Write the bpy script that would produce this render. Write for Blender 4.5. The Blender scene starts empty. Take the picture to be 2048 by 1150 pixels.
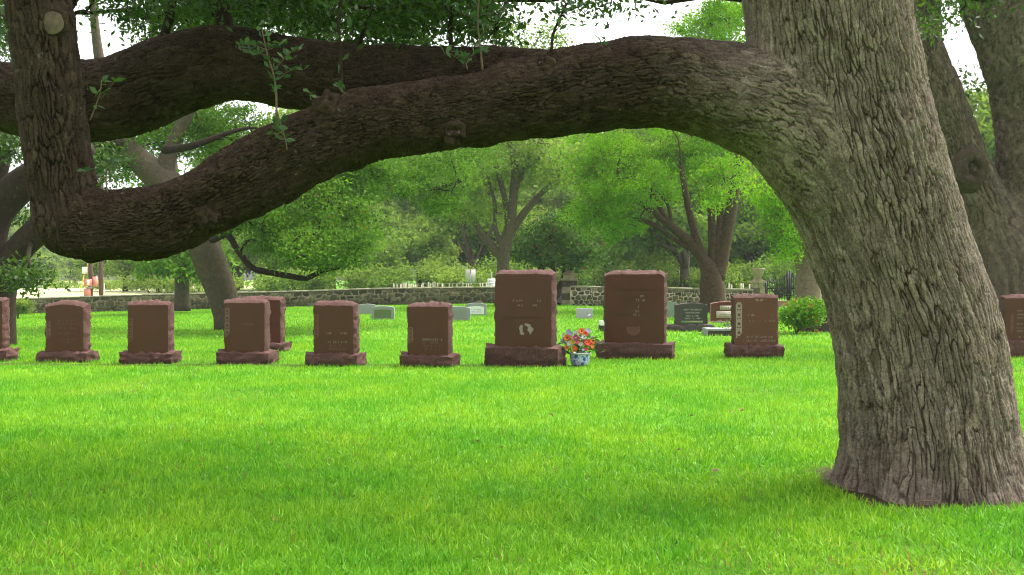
import bpy, math, random
import numpy as np
from mathutils import Vector

# ------------------------------------------------------------------ camera, sky, sun, exposure
SC = bpy.context.scene
COL = SC.collection
F = 2196.0            # focal length in photograph pixels (2048 wide)
CAMZ = 1.5
HOR = 560.0           # horizon row in the photograph

cam_d = bpy.data.cameras.new('camera')
cam_d.sensor_width = 36.0
cam_d.lens = 36.0 * F / 2048.0
cam_d.shift_y = -(575.0 - HOR) / 2048.0
cam_d.clip_start = 0.05
cam_d.clip_end = 3000.0
cam = bpy.data.objects.new('camera', cam_d)
cam.location = (0, 0, CAMZ)
cam.rotation_euler = (math.radians(90), 0, 0)
COL.objects.link(cam)
SC.camera = cam

SUN_EL, SUN_AZ = 58.0, 60.0      # azimuth clockwise from +y (away from camera), so from behind right
world = bpy.data.worlds.new('World')
SC.world = world
world.use_nodes = True
wn = world.node_tree
wn.nodes.clear()
w_out = wn.nodes.new('ShaderNodeOutputWorld')
w_bg = wn.nodes.new('ShaderNodeBackground')
w_sky = wn.nodes.new('ShaderNodeTexSky')
w_sky.sky_type = 'NISHITA'
w_sky.sun_disc = False
w_sky.sun_elevation = math.radians(SUN_EL)
w_sky.sun_rotation = math.radians(SUN_AZ)
w_sky.air_density = 1.0
w_sky.dust_density = 4.0
w_sky.ozone_density = 1.0
w_hsv = wn.nodes.new('ShaderNodeHueSaturation')
w_hsv.inputs['Saturation'].default_value = 0.12
wn.links.new(w_sky.outputs[0], w_hsv.inputs['Color'])
wn.links.new(w_hsv.outputs[0], w_bg.inputs['Color'])
w_bg.inputs['Strength'].default_value = 0.13
wn.links.new(w_bg.outputs[0], w_out.inputs['Surface'])

sun_d = bpy.data.lights.new('sun', 'SUN')
sun_d.energy = 1.5
sun_d.angle = math.radians(28)
sun_d.color = (1.0, 0.95, 0.86)
sun = bpy.data.objects.new('sun', sun_d)
az, el = math.radians(SUN_AZ), math.radians(SUN_EL)
sdir = Vector((math.sin(az) * math.cos(el), math.cos(az) * math.cos(el), math.sin(el)))
sun.rotation_euler = sdir.to_track_quat('Z', 'Y').to_euler()
sun.location = (20, 20, 40)
COL.objects.link(sun)

SC.view_settings.view_transform = 'Standard'
SC.view_settings.look = 'None'
SC.view_settings.gamma = 1.0
SC.view_settings.use_curve_mapping = False
SC.view_settings.exposure = 1.85
SC.render.engine = 'CYCLES'
SC.cycles.use_denoising = True
SC.cycles.max_bounces = 7
SC.cycles.diffuse_bounces = 4
SC.cycles.glossy_bounces = 2
SC.cycles.transmission_bounces = 4
SC.cycles.volume_bounces = 0
SC.cycles.use_adaptive_sampling = True
SC.cycles.filter_width = 1.05

# ------------------------------------------------------------------ helpers
RNG = np.random.default_rng(7)
random.seed(7)


def P(px, py, d):
    """the point at distance d that the photograph shows at (px, py)"""
    return np.array(((px - 1024.0) / F * d, d, CAMZ - (py - HOR) / F * d))


def sstep(a, b, x):
    t = np.clip((np.asarray(x, float) - a) / (b - a), 0, 1)
    return t * t * (3 - 2 * t)


FAR_X = [-60, -30, -27.5, -12, -1, 3, 12, 22, 60]
FAR_Z = [-.5, -.46, -.43, -.02, .16, .2, .06, 0., 0.]


def ywall(x):
    x = np.asarray(x, float)
    return np.where(x < 2.6, 62.5 + 0 * x, 55.4 + 0 * x)


def gz(x, y):
    x = np.asarray(x, float); y = np.asarray(y, float)
    lawn = sstep(27, 54, y) * np.interp(x, FAR_X, FAR_Z)
    lawn = lawn + 0.012 * np.sin(x * 1.3 + y * .7) * np.sin(y * .9 - x * .4)
    field = 0.34 + 0.0 * x
    w = sstep(0.0, 0.9, y - ywall(x) - 0.05)
    return lawn * (1 - w) + field * w


def G(px, d):
    """ground point below photograph column px at distance d"""
    x = (px - 1024.0) / F * d
    return np.array((x, d, float(gz(x, d))))


def mesh_from(name, verts, faces_list, smooth=False, attrs=None):
    """verts (N,3); faces_list: list of int arrays (M,k)"""
    me = bpy.data.meshes.new(name)
    verts = np.ascontiguousarray(verts, dtype=np.float32)
    me.vertices.add(len(verts))
    me.vertices.foreach_set('co', verts.ravel())
    loops = np.concatenate([np.asarray(f, dtype=np.int32).ravel() for f in faces_list])
    sizes = np.concatenate([np.full(len(f), np.asarray(f).shape[1], dtype=np.int32) for f in faces_list])
    starts = np.concatenate(([0], np.cumsum(sizes)[:-1])).astype(np.int32)
    me.loops.add(len(loops))
    me.loops.foreach_set('vertex_index', loops)
    me.polygons.add(len(sizes))
    me.polygons.foreach_set('loop_start', starts)
    if smooth:
        me.polygons.foreach_set('use_smooth', np.ones(len(sizes), dtype=bool))
    if attrs:
        for k, v in attrs.items():
            a = me.attributes.new(k, 'FLOAT', 'POINT')
            a.data.foreach_set('value', np.ascontiguousarray(v, dtype=np.float32))
    me.update(calc_edges=True)
    return me


def obj(name, me, mat, parent=None, loc=None, rz=0.0):
    o = bpy.data.objects.new(name, me)
    COL.objects.link(o)
    if me is not None and mat is not None and len(me.materials) == 0:
        for m in (mat if isinstance(mat, (list, tuple)) else [mat]):
            me.materials.append(m)
    if parent is not None:
        o.parent = parent
    if loc is not None:
        o.location = loc
    o.rotation_euler[2] = rz
    return o


def tag(o, label, cat=None, group=None, kind=None):
    o['label'] = label
    if cat: o['category'] = cat
    if group: o['group'] = group
    if kind: o['kind'] = kind
    return o


def thing(name, label, cat, loc=(0, 0, 0), rz=0.0, group=None):
    o = bpy.data.objects.new(name, None)
    COL.objects.link(o)
    o.location = loc
    o.rotation_euler[2] = rz
    o.empty_display_size = 0.2
    return tag(o, label, cat, group)


class MB:
    """collects polygons of any size, builds one mesh"""
    def __init__(self):
        self.v = []; self.f = {}; self.n = 0

    def add(self, verts, faces):
        verts = np.asarray(verts, float).reshape(-1, 3)
        if isinstance(faces, np.ndarray):
            self.f.setdefault(faces.shape[1], []).append(faces + self.n)
        else:
            for f in faces:
                self.f.setdefault(len(f), []).append(np.array([f]) + self.n)
        self.v.append(verts); self.n += len(verts)
        return self

    def box(self, c, s, rz=0.0):
        x, y, z = s[0] / 2, s[1] / 2, s[2] / 2
        v = np.array([(-x, -y, -z), (x, -y, -z), (x, y, -z), (-x, y, -z), (-x, -y, z), (x, -y, z), (x, y, z), (-x, y, z)])
        if rz:
            ca, sa = math.cos(rz), math.sin(rz)
            v = v @ np.array([(ca, sa, 0), (-sa, ca, 0), (0, 0, 1)])
        self.add(v + np.array(c), np.array([(0, 3, 2, 1), (4, 5, 6, 7), (0, 1, 5, 4), (1, 2, 6, 5), (2, 3, 7, 6), (3, 0, 4, 7)]))
        return self

    def tube(self, pts, radii, sides=6, cap=True):
        v, f = tube(pts, radii, sides)
        self.add(v, f)
        if cap:
            n = self.n - len(v)
            m = len(v) // sides
            self.f.setdefault(sides, []).append(np.array([list(range(n + (m - 1) * sides, n + m * sides))]))
            self.f.setdefault(sides, []).append(np.array([list(range(n, n + sides))[::-1]]))
        return self

    def lathe(self, c, prof, sides=24):
        prof = np.asarray(prof, float)
        t = np.arange(sides) * 2 * math.pi / sides
        v = np.stack([np.outer(prof[:, 0], np.cos(t)), np.outer(prof[:, 0], np.sin(t)), np.outer(prof[:, 1], np.ones(sides))], -1).reshape(-1, 3)
        self.add(v + np.array(c), gridfaces(len(prof), sides, True))
        return self

    def mesh(self, name, smooth=False):
        return mesh_from(name, np.concatenate(self.v), [np.concatenate(x) for x in self.f.values()], smooth)

    def build(self, name, mat, parent=None, smooth=False, loc=None):
        return obj(name, self.mesh(name, smooth), mat, parent, loc)


def gridfaces(nv, nu, wrap):
    """faces of nv rows x nu columns, wrapping in u"""
    i = np.arange(nv - 1)[:, None]
    j = np.arange(nu if wrap else nu - 1)[None, :]
    j2 = (j + 1) % nu
    return np.stack([i * nu + j, i * nu + j2, (i + 1) * nu + j2, (i + 1) * nu + j], -1).reshape(-1, 4)


def resample(pts, n, extra=None):
    """Catmull-Rom through pts, then n points even by arc length"""
    pts = np.asarray(pts, float)
    q = np.concatenate([[2 * pts[0] - pts[1]], pts, [2 * pts[-1] - pts[-2]]])
    out = []
    for i in range(len(pts) - 1):
        t = np.linspace(0, 1, 24, endpoint=(i == len(pts) - 2))[:, None]
        p0, p1, p2, p3 = q[i], q[i + 1], q[i + 2], q[i + 3]
        out.append(.5 * ((2 * p1) + (-p0 + p2) * t + (2 * p0 - 5 * p1 + 4 * p2 - p3) * t ** 2 + (-p0 + 3 * p1 - 3 * p2 + p3) * t ** 3))
    c = np.concatenate(out)
    s = np.concatenate([[0], np.cumsum(np.linalg.norm(np.diff(c[:, :3], axis=0), axis=1))])
    t = np.linspace(0, s[-1], n)
    return np.stack([np.interp(t, s, c[:, k]) for k in range(c.shape[1])], -1), t


def frames(c):
    t = np.gradient(c, axis=0)
    t /= np.linalg.norm(t, axis=1)[:, None] + 1e-9
    n = np.zeros_like(t)
    ref = np.array((0., 1., 0.)) if abs(t[0][1]) < .9 else np.array((1., 0., 0.))
    v = ref - t[0] * ref.dot(t[0])
    for i in range(len(c)):
        v = v - t[i] * v.dot(t[i])
        v /= np.linalg.norm(v) + 1e-9
        n[i] = v
    return t, n, np.cross(t, n)


def tube(pts, radii, sides):
    pts = np.asarray(pts, float); radii = np.asarray(radii, float)
    t, n, b = frames(pts)
    a = np.arange(sides) * 2 * math.pi / sides
    v = pts[:, None] + radii[:, None, None] * (n[:, None] * np.cos(a)[None, :, None] + b[:, None] * np.sin(a)[None, :, None])
    return v.reshape(-1, 3), gridfaces(len(pts), sides, True)


def hash3(i, j, k, seed):
    h = (i.astype(np.int64) * 374761393 + j.astype(np.int64) * 668265263 + k.astype(np.int64) * 2147483647 + seed * 974711) & 0xffffffff
    h = ((h ^ (h >> 13)) * 1274126177) & 0xffffffff
    h = h ^ (h >> 16)
    return (h & 0xffff) / 65535.0


def vn3(p, seed=0):
    """value noise in -1..1"""
    p = np.asarray(p, float)
    i = np.floor(p).astype(int); f = p - i
    f = f * f * (3 - 2 * f)
    r = 0
    for a in (0, 1):
        for b in (0, 1):
            for c in (0, 1):
                w = (f[..., 0] if a else 1 - f[..., 0]) * (f[..., 1] if b else 1 - f[..., 1]) * (f[..., 2] if c else 1 - f[..., 2])
                r = r + w * hash3(i[..., 0] + a, i[..., 1] + b, i[..., 2] + c, seed)
    return r * 2 - 1


def pn2(u, v, nu, seed):
    """value noise, periodic in u with period nu"""
    i = np.floor(u).astype(int); j = np.floor(v).astype(int)
    fu = u - i; fv = v - j
    fu = fu * fu * (3 - 2 * fu); fv = fv * fv * (3 - 2 * fv)
    z = np.zeros_like(i)
    h = lambda a, b: hash3((i + a) % nu, j + b, z, seed)
    return (h(0, 0) * (1 - fu) * (1 - fv) + h(1, 0) * fu * (1 - fv) + h(0, 1) * (1 - fu) * fv + h(1, 1) * fu * fv) * 2 - 1


def worley(u, v, nu, seed):
    """periodic in u; returns F1, F2, cell hash"""
    iu = np.floor(u).astype(int); iv = np.floor(v).astype(int)
    F1 = np.full(u.shape, 9.); F2 = np.full(u.shape, 9.); cid = np.zeros(u.shape)
    z = np.zeros_like(iu)
    for a in (-1, 0, 1):
        for b in (-1, 0, 1):
            cu = (iu + a) % nu; cv = iv + b
            x = iu + a + hash3(cu, cv, z, seed) - u
            y = cv + hash3(cu, cv, z + 1, seed) - v
            d = np.sqrt(x * x + y * y)
            n = d < F1
            F2 = np.where(n, F1, np.minimum(F2, d))
            cid = np.where(n, hash3(cu, cv, z + 2, seed), cid)
            F1 = np.where(n, d, F1)
    return F1, F2, cid


# ------------------------------------------------------------------ materials
def lin(h):
    """sRGB 0..255 triple to linear"""
    return tuple(((c / 255.) / 12.92 if c / 255. <= .04045 else ((c / 255. + .055) / 1.055) ** 2.4) for c in h)


def newmat(name):
    m = bpy.data.materials.new(name)
    m.use_nodes = True
    nt = m.node_tree
    for n in list(nt.nodes):
        nt.nodes.remove(n)
    out = nt.nodes.new('ShaderNodeOutputMaterial')
    return m, nt, out


def N(nt, kind, **kw):
    n = nt.nodes.new(kind)
    for k, v in kw.items():
        if k.startswith('i_'):
            n.inputs[k[2:].replace('_', ' ')].default_value = v
        else:
            setattr(n, k, v)
    return n


def L(nt, a, b):
    nt.links.new(a, b)


def ramp(nt, fac, stops, interp='LINEAR'):
    r = nt.nodes.new('ShaderNodeValToRGB')
    r.color_ramp.interpolation = interp
    el = r.color_ramp.elements
    while len(el) > 1:
        el.remove(el[0])
    el[0].position = stops[0][0]; el[0].color = (*stops[0][1], 1)
    for p, c in stops[1:]:
        e = el.new(p); e.color = (*c, 1)
    L(nt, fac, r.inputs['Fac'])
    return r.outputs['Color']


def noise(nt, vec, scale, detail=4, rough=.55):
    n = N(nt, 'ShaderNodeTexNoise')
    n.inputs['Scale'].default_value = scale
    n.inputs['Detail'].default_value = detail
    n.inputs['Roughness'].default_value = rough
    if vec is not None:
        L(nt, vec, n.inputs['Vector'])
    return n.outputs['Fac']


def mixc(nt, fac, a, b, mode='MIX'):
    m = N(nt, 'ShaderNodeMix', data_type='RGBA', blend_type=mode)
    if isinstance(fac, float): m.inputs['Factor'].default_value = fac
    else: L(nt, fac, m.inputs['Factor'])
    for k, s in (('A', a), ('B', b)):
        i = m.inputs[6 if k == 'A' else 7]
        if isinstance(s, tuple): i.default_value = (*s, 1)
        else: L(nt, s, i)
    return m.outputs[2]


def maprange(nt, v, a, b, c=0., d=1.):
    n = N(nt, 'ShaderNodeMapRange')
    for k, x in zip(('From Min', 'From Max', 'To Min', 'To Max'), (a, b, c, d)):
        n.inputs[k].default_value = x
    L(nt, v, n.inputs['Value'])
    return n.outputs['Result']


def pos(nt):
    return N(nt, 'ShaderNodeNewGeometry').outputs['Position']


def objc(nt):
    return N(nt, 'ShaderNodeTexCoord').outputs['Object']


def bump(nt, h, strength, dist):
    b = N(nt, 'ShaderNodeBump')
    b.inputs['Strength'].default_value = strength
    b.inputs['Distance'].default_value = dist
    L(nt, h, b.inputs['Height'])
    return b.outputs['Normal']


def mat_simple(name, col, rough=.7, var=.18, scale=20., metallic=0., bstr=.3, bdist=.004, spec=.3):
    m, nt, out = newmat(name)
    p = N(nt, 'ShaderNodeBsdfPrincipled')
    v = objc(nt)
    n = noise(nt, v, scale, 5)
    c = ramp(nt, n, [(.25, tuple(x * (1 - var) for x in col)), (.75, tuple(min(1, x * (1 + var)) for x in col))])
    L(nt, c, p.inputs['Base Color'])
    p.inputs['Roughness'].default_value = rough
    p.inputs['Metallic'].default_value = metallic
    p.inputs['Specular IOR Level'].default_value = spec
    L(nt, bump(nt, noise(nt, v, scale * 3, 4), bstr, bdist), p.inputs['Normal'])
    L(nt, p.outputs[0], out.inputs['Surface'])
    return m


def mat_leaf(name, c_dark, c_mid, c_light, transl=.35, rough=.45, spec=.3, odd=None):
    """leaf colour from the point attribute rnd; diffuse plus translucent"""
    m, nt, out = newmat(name)
    a = N(nt, 'ShaderNodeAttribute', attribute_name='rnd').outputs['Fac']
    stops = [(.0, c_dark), (.5, c_mid), (.95, c_light)]
    if odd: stops = [(.0, odd), (.025, odd), (.03, c_dark), (.5, c_mid), (.95, c_light)]
    c = ramp(nt, a, stops)
    p = N(nt, 'ShaderNodeBsdfPrincipled')
    L(nt, c, p.inputs['Base Color'])
    p.inputs['Roughness'].default_value = rough
    p.inputs['Specular IOR Level'].default_value = spec
    t = N(nt, 'ShaderNodeBsdfTranslucent')
    tc = mixc(nt, 1.0, c, (1.0, 1.05, .45), 'MULTIPLY')
    L(nt, tc, t.inputs['Color'])
    mx = N(nt, 'ShaderNodeMixShader')
    mx.inputs[0].default_value = transl
    L(nt, p.outputs[0], mx.inputs[1]); L(nt, t.outputs[0], mx.inputs[2])
    L(nt, mx.outputs[0], out.inputs['Surface'])
    return m


def mat_bark(name, c1, c2, c3, lich, lichamt=.56, fine=60., bs=.8, bd=.008, tone=None):
    m, nt, out = newmat(name)
    p = N(nt, 'ShaderNodeBsdfPrincipled')
    v = pos(nt)
    big = noise(nt, v, 1.7, 3)
    med = noise(nt, v, 9., 5, .65)
    h = N(nt, 'ShaderNodeAttribute', attribute_name='plate').outputs['Fac']
    c = ramp(nt, med, [(.3, c1), (.52, c2), (.72, c3)])
    c = mixc(nt, maprange(nt, big, .35, .65, 0., .4), c, c2)
    c = mixc(nt, 1.0, c, ramp(nt, h, [(.15, (.62, .58, .54)), (.55, (1., 1., 1.)), (.95, (1.55, 1.55, 1.5))]), 'MULTIPLY')
    gr = noise(nt, v, 70., 4, .7)
    c = mixc(nt, 1.0, c, ramp(nt, gr, [(.3, (.5, .48, .45)), (.7, (1.45, 1.45, 1.45))]), 'MULTIPLY')
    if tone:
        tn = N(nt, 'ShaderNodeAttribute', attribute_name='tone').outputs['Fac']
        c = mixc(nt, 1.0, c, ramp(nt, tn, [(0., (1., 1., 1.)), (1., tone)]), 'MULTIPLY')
    li = noise(nt, v, 14., 4, .6)
    c = mixc(nt, maprange(nt, li, lichamt, lichamt + .12, 0., .6), c, lich)
    L(nt, c, p.inputs['Base Color'])
    p.inputs['Roughness'].default_value = .9
    p.inputs['Specular IOR Level'].default_value = .15
    L(nt, bump(nt, noise(nt, v, fine, 6, .7), bs, bd), p.inputs['Normal'])
    L(nt, p.outputs[0], out.inputs['Surface'])
    return m


def mat_granite(name, base, dark, light, rough, speck=140., bs=.15, bd=.002, spec=.5):
    m, nt, out = newmat(name)
    p = N(nt, 'ShaderNodeBsdfPrincipled')
    v = objc(nt)
    s = noise(nt, v, speck, 3, .7)
    c = ramp(nt, s, [(.36, dark), (.5, base), (.66, light)])
    big = noise(nt, v, 3., 4)
    c = mixc(nt, maprange(nt, big, .4, .7, 0., .35), c, dark)
    L(nt, c, p.inputs['Base Color'])
    if rough < .4:
        L(nt, maprange(nt, noise(nt, v, 5., 4), .3, .7, rough * .9, rough * 1.25), p.inputs['Roughness'])
    else:
        p.inputs['Roughness'].default_value = rough
    p.inputs['Specular IOR Level'].default_value = spec
    if bs > 0:
        L(nt, bump(nt, noise(nt, v, 45., 5, .65), bs, bd), p.inputs['Normal'])
    L(nt, p.outputs[0], out.inputs['Surface'])
    return m


M = {}
M['bark_oak'] = mat_bark('oak bark', (.09, .066, .050), (.16, .126, .10), (.228, .188, .157), (.26, .235, .2), .66, tone=(.24, .196, .155))  # tone: browner limbs, with their backlit shade painted into the colour
M['bark_shade'] = mat_bark('shaded scaly oak bark', (.03, .021, .014), (.052, .038, .026), (.08, .062, .044), (.14, .145, .1), .63)  # brown limb bark, darkened further with shade put into its colour
M['bark_grey'] = mat_bark('grey bark', (.10, .083, .06), (.155, .132, .098), (.21, .185, .143), (.26, .27, .22), .66, 25., .6, .02)
M['bark_mid'] = mat_bark('grey brown oak bark', (.055, .041, .029), (.098, .076, .056), (.145, .118, .09), (.2, .2, .15), .64, 40., .8, .015)
M['bark_cedar'] = mat_bark('cedar bark', (.07, .044, .029), (.12, .08, .055), (.19, .135, .097), (.2, .17, .13), .7, 30., .8, .02)
M['bark_pale'] = mat_bark('pale weathered wood', (.17, .12, .09), (.3, .235, .185), (.43, .36, .29), (.33, .29, .24), .66, 25., .6, .02)
M['wood_scar'] = mat_simple('sawn wood scar', (.115, .083, .055), .85, .5, 14.)
M['leaf_oak'] = mat_leaf('live oak leaves', (.022, .05, .010), (.042, .092, .016), (.085, .155, .026), .35, .45, .2)
M['leaf_oak2'] = mat_leaf('oak leaves mid', (.042, .10, .014), (.085, .19, .02), (.165, .31, .034), .45, .6, .08, odd=(.2, .1, .03))
M['leaf_shoot'] = mat_leaf('young shoot leaves', (.035, .08, .032), (.055, .115, .042), (.085, .16, .052), .35, .4, .2)
M['leaf_cedar'] = mat_leaf('cedar leaves', (.085, .19, .010), (.165, .37, .016), (.29, .52, .03), .47, .7, .05, odd=(.2, .1, .04))
M['leaf_pale'] = mat_leaf('pale elm leaves', (.08, .14, .024), (.14, .235, .04), (.22, .33, .06), .48, .6, .08)
M['leaf_myrtle'] = mat_leaf('myrtle leaves', (.035, .08, .016), (.06, .13, .022), (.11, .2, .035), .38, .6, .1, odd=(.4, .09, .1))
M['leaf_far'] = mat_leaf('woods leaves', (.085, .15, .03), (.15, .25, .045), (.24, .36, .075), .47, .7, .05)
M['leaf_far2'] = mat_leaf('light woods leaves', (.12, .19, .036), (.2, .3, .055), (.3, .41, .09), .47, .7, .05)
M['leaf_shrub'] = mat_leaf('shrub leaves', (.06, .15, .010), (.11, .26, .016), (.19, .38, .03), .42, .6, .1)
M['petal_orange'] = mat_simple('orange petals', (.5, .10, .008), .6, .2)
M['petal_redor'] = mat_simple('red orange petals', (.42, .03, .008), .6, .2)
M['petal_magenta'] = mat_simple('magenta petals', (.3, .012, .14), .6, .2)
M['petal_pink'] = mat_simple('pink petals', (.45, .03, .06), .6, .2)
M['petal_lilac'] = mat_simple('lilac petals', (.24, .21, .38), .6, .15)
M['petal_white'] = mat_simple('cream petals', (.38, .37, .34), .6, .1)
M['petal_yellow'] = mat_simple('yellow petals', (.45, .24, .015), .6, .2)
M['petal_eye'] = mat_simple('flower centres', (.04, .02, .01), .8, .3)
M['eye_yellow'] = mat_simple('yellow flower centres', (.7, .5, .1), .8, .3)
M['red_face'] = mat_granite('polished red granite', (.083, .0225, .0185), (.053, .014, .011), (.13, .043, .036), .2, 110., 0., spec=.36)
M['red_rough'] = mat_granite('pitched red granite', (.086, .037, .030), (.043, .017, .0135), (.18, .108, .09), .85, 60., .8, .012, .2)
M['pink_face'] = mat_granite('polished rose granite', (.115, .036, .026), (.078, .024, .017), (.17, .062, .047), .2, 110., 0., spec=.4)
M['pink_rough'] = mat_granite('pitched rose granite', (.3, .15, .13), (.2, .09, .08), (.42, .26, .23), .85, 60., .8, .01, .2)
M['black_face'] = mat_granite('polished dark green granite', (.035, .037, .024), (.02, .022, .014), (.06, .062, .045), .18, 160., 0.)
M['black_rough'] = mat_granite('pitched dark granite', (.075, .06, .055), (.04, .032, .03), (.13, .11, .1), .85, 60., .8, .012, .2)
M['brown_face'] = mat_granite('polished brown granite', (.055, .03, .022), (.035, .018, .013), (.085, .05, .04), .22, 160., 0.)
M['grey_stone'] = mat_granite('grey granite', (.29, .295, .29), (.22, .225, .22), (.38, .385, .38), .75, 90., .3, .004, .3)
M['grey_dark'] = mat_granite('darker grey granite', (.25, .26, .25), (.18, .185, .18), (.33, .335, .33), .35, 90., .1, .002, .4)
M['green_stone'] = mat_granite('mossy grey granite', (.2, .26, .2), (.14, .19, .14), (.28, .34, .27), .7, 90., .3, .004, .3)
M['moss_face'] = mat_granite('moss stained face', (.15, .19, .08), (.1, .14, .05), (.22, .25, .14), .75, 30., .3, .004, .3)
M['etch'] = mat_simple('sandblasted lettering', (.2, .15, .13), .9, .12)
M['etch_dim'] = mat_simple('worn lettering', (.125, .052, .041), .9, .1)
M['etch_mid'] = mat_simple('weathered carving', (.155, .085, .07), .9, .2)
M['etch_dark'] = mat_simple('dark lettering', (.03, .017, .013), .9, .1)
M['etch_light'] = mat_simple('pale lettering', (.34, .34, .27), .9, .1)
M['panel_pale'] = mat_simple('pale carved panel', (.28, .235, .2), .9, .15, 40.)
M['panel_cream'] = mat_simple('cream panel', (.55, .47, .4), .9, .12, 40.)
M['white_stone'] = mat_simple('white marble', (.78, .78, .78), .6, .05)
M['mortar'] = mat_simple('pale mortar', (.38, .33, .25), .95, .3, 6., bstr=.7, bdist=.01)
M['mortar_dark'] = mat_simple('weathered mortar', (.16, .14, .09), .95, .5, 5., bstr=.7, bdist=.01)
M['coping'] = mat_simple('lime coping', (.33, .29, .21), .95, .35, 3., bstr=.7, bdist=.01)
M['iron'] = mat_simple('black wrought iron', (.012, .012, .014), .5, .2, spec=.4)
M['step'] = mat_simple('grey step stone', (.23, .24, .24), .9, .25, 5., bstr=.6, bdist=.01)
M['pillar'] = mat_simple('tan pillar stone', (.28, .23, .15), .95, .35, 5., bstr=.7, bdist=.012)
M['pole'] = mat_simple('creosoted pole', (.1, .062, .05), .9, .25, 8.)
M['box_pink'] = mat_simple('faded red meter box', (.55, .23, .18), .6, .1, 4.)
M['box_white'] = mat_simple('pale metal box', (.7, .69, .66), .5, .06, 4.)
M['yellow'] = mat_simple('yellow guy guard', (.78, .58, .08), .6, .08, 4.)
M['sign_white'] = mat_simple('white sign sheet', (.72, .72, .7), .5, .04, 3.)
M['sign_back'] = mat_simple('bare aluminium sign', (.5, .48, .43), .55, .06, 3.)
M['sign_ink'] = mat_simple('black sign ink', (.015, .015, .015), .6, .1)
M['steel'] = mat_simple('galvanised post', (.3, .3, .29), .5, .12, 6., metallic=.5)
M['stake'] = mat_simple('weathered stake', (.5, .43, .33), .9, .2, 6.)
M['dead_leaf'] = mat_leaf('dead leaves', (.09, .05, .03), (.16, .095, .055), (.27, .19, .13), .2, .8)
M['twig'] = mat_simple('dead twig', (.13, .09, .055), .9, .2, 20.)

# leaf / stone wall rock: colour varies from stone to stone
def mat_rock():
    m, nt, out = newmat('wall fieldstone')
    p = N(nt, 'ShaderNodeBsdfPrincipled')
    r = N(nt, 'ShaderNodeObjectInfo').outputs['Random']
    c = ramp(nt, r, [(0., (.04, .034, .022)), (.3, (.10, .08, .048)), (.5, (.18, .14, .08)), (.75, (.075, .068, .04)), (1., (.3, .25, .16))])
    v = pos(nt)
    n = noise(nt, v, 4.5, 5, .65)
    c = mixc(nt, maprange(nt, n, .42, .62, 0., .75), c, (.055, .058, .03))
    n2 = noise(nt, v, 11., 4, .6)
    c = mixc(nt, maprange(nt, n2, .6, .72, 0., .6), c, (.33, .3, .22))
    L(nt, c, p.inputs['Base Color'])
    p.inputs['Roughness'].default_value = .95
    p.inputs['Specular IOR Level'].default_value = .1
    L(nt, bump(nt, noise(nt, v, 18., 5), .7, .02), p.inputs['Normal'])
    L(nt, p.outputs[0], out.inputs['Surface'])
    return m


M['rock'] = mat_rock()


def mat_grass():
    m, nt, out = newmat('lawn blades')
    a = N(nt, 'ShaderNodeAttribute', attribute_name='rnd').outputs['Fac']
    c = ramp(nt, a, [(.0, (.26, .19, .07)), (.02, (.2, .17, .05)), (.03, (.082, .25, .013)), (.5, (.15, .385, .018)), (.85, (.235, .49, .028)), (1., (.40, .61, .07))])
    v = pos(nt)
    mp = N(nt, 'ShaderNodeMapping'); L(nt, v, mp.inputs['Vector']); mp.inputs['Scale'].default_value = (.7, .5, 0)
    n = noise(nt, mp.outputs[0], 1.1, 4, .6)
    yel = mixc(nt, 1.0, c, (1.45, 1.16, 1.2), 'MULTIPLY')
    grn = mixc(nt, 1.0, c, (.72, .9, .95), 'MULTIPLY')
    c = mixc(nt, maprange(nt, n, .38, .64), grn, yel)
    p = N(nt, 'ShaderNodeBsdfPrincipled')
    L(nt, c, p.inputs['Base Color'])
    p.inputs['Roughness'].default_value = .5
    p.inputs['Specular IOR Level'].default_value = .25
    t = N(nt, 'ShaderNodeBsdfTranslucent')
    L(nt, mixc(nt, 1.0, c, (1.1, 1.05, .6), 'MULTIPLY'), t.inputs['Color'])
    mx = N(nt, 'ShaderNodeMixShader'); mx.inputs[0].default_value = .4
    L(nt, p.outputs[0], mx.inputs[1]); L(nt, t.outputs[0], mx.inputs[2])
    L(nt, mx.outputs[0], out.inputs['Surface'])
    return m


M['grass'] = mat_grass()


def mat_ground():
    m, nt, out = newmat('turf and soil')
    v = pos(nt)
    d = N(nt, 'ShaderNodeAttribute', attribute_name='soil').outputs['Fac']
    fld = N(nt, 'ShaderNodeAttribute', attribute_name='field').outputs['Fac']
    n = noise(nt, v, 5., 6, .7)
    g = ramp(nt, n, [(.3, (.045, .13, .007)), (.5, (.09, .24, .010)), (.72, (.15, .33, .014))])
    s = ramp(nt, noise(nt, v, 14., 5, .7), [(.3, (.028, .02, .012)), (.6, (.06, .043, .026)), (.8, (.11, .08, .045))])
    f = ramp(nt, noise(nt, v, .12, 5, .6), [(.35, (.34, .36, .16)), (.6, (.5, .49, .28)), (.8, (.36, .42, .16))])
    c = mixc(nt, d, g, s)
    c = mixc(nt, fld, c, f)
    p = N(nt, 'ShaderNodeBsdfPrincipled')
    L(nt, c, p.inputs['Base Color'])
    p.inputs['Roughness'].default_value = .95
    p.inputs['Specular IOR Level'].default_value = .1
    L(nt, bump(nt, noise(nt, v, 30., 5, .7), .6, .03), p.inputs['Normal'])
    L(nt, p.outputs[0], out.inputs['Surface'])
    return m


M['ground'] = mat_ground()

# ------------------------------------------------------------------ ground
TRUNK_X, TRUNK_Y = 3.03, 8.0


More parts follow.
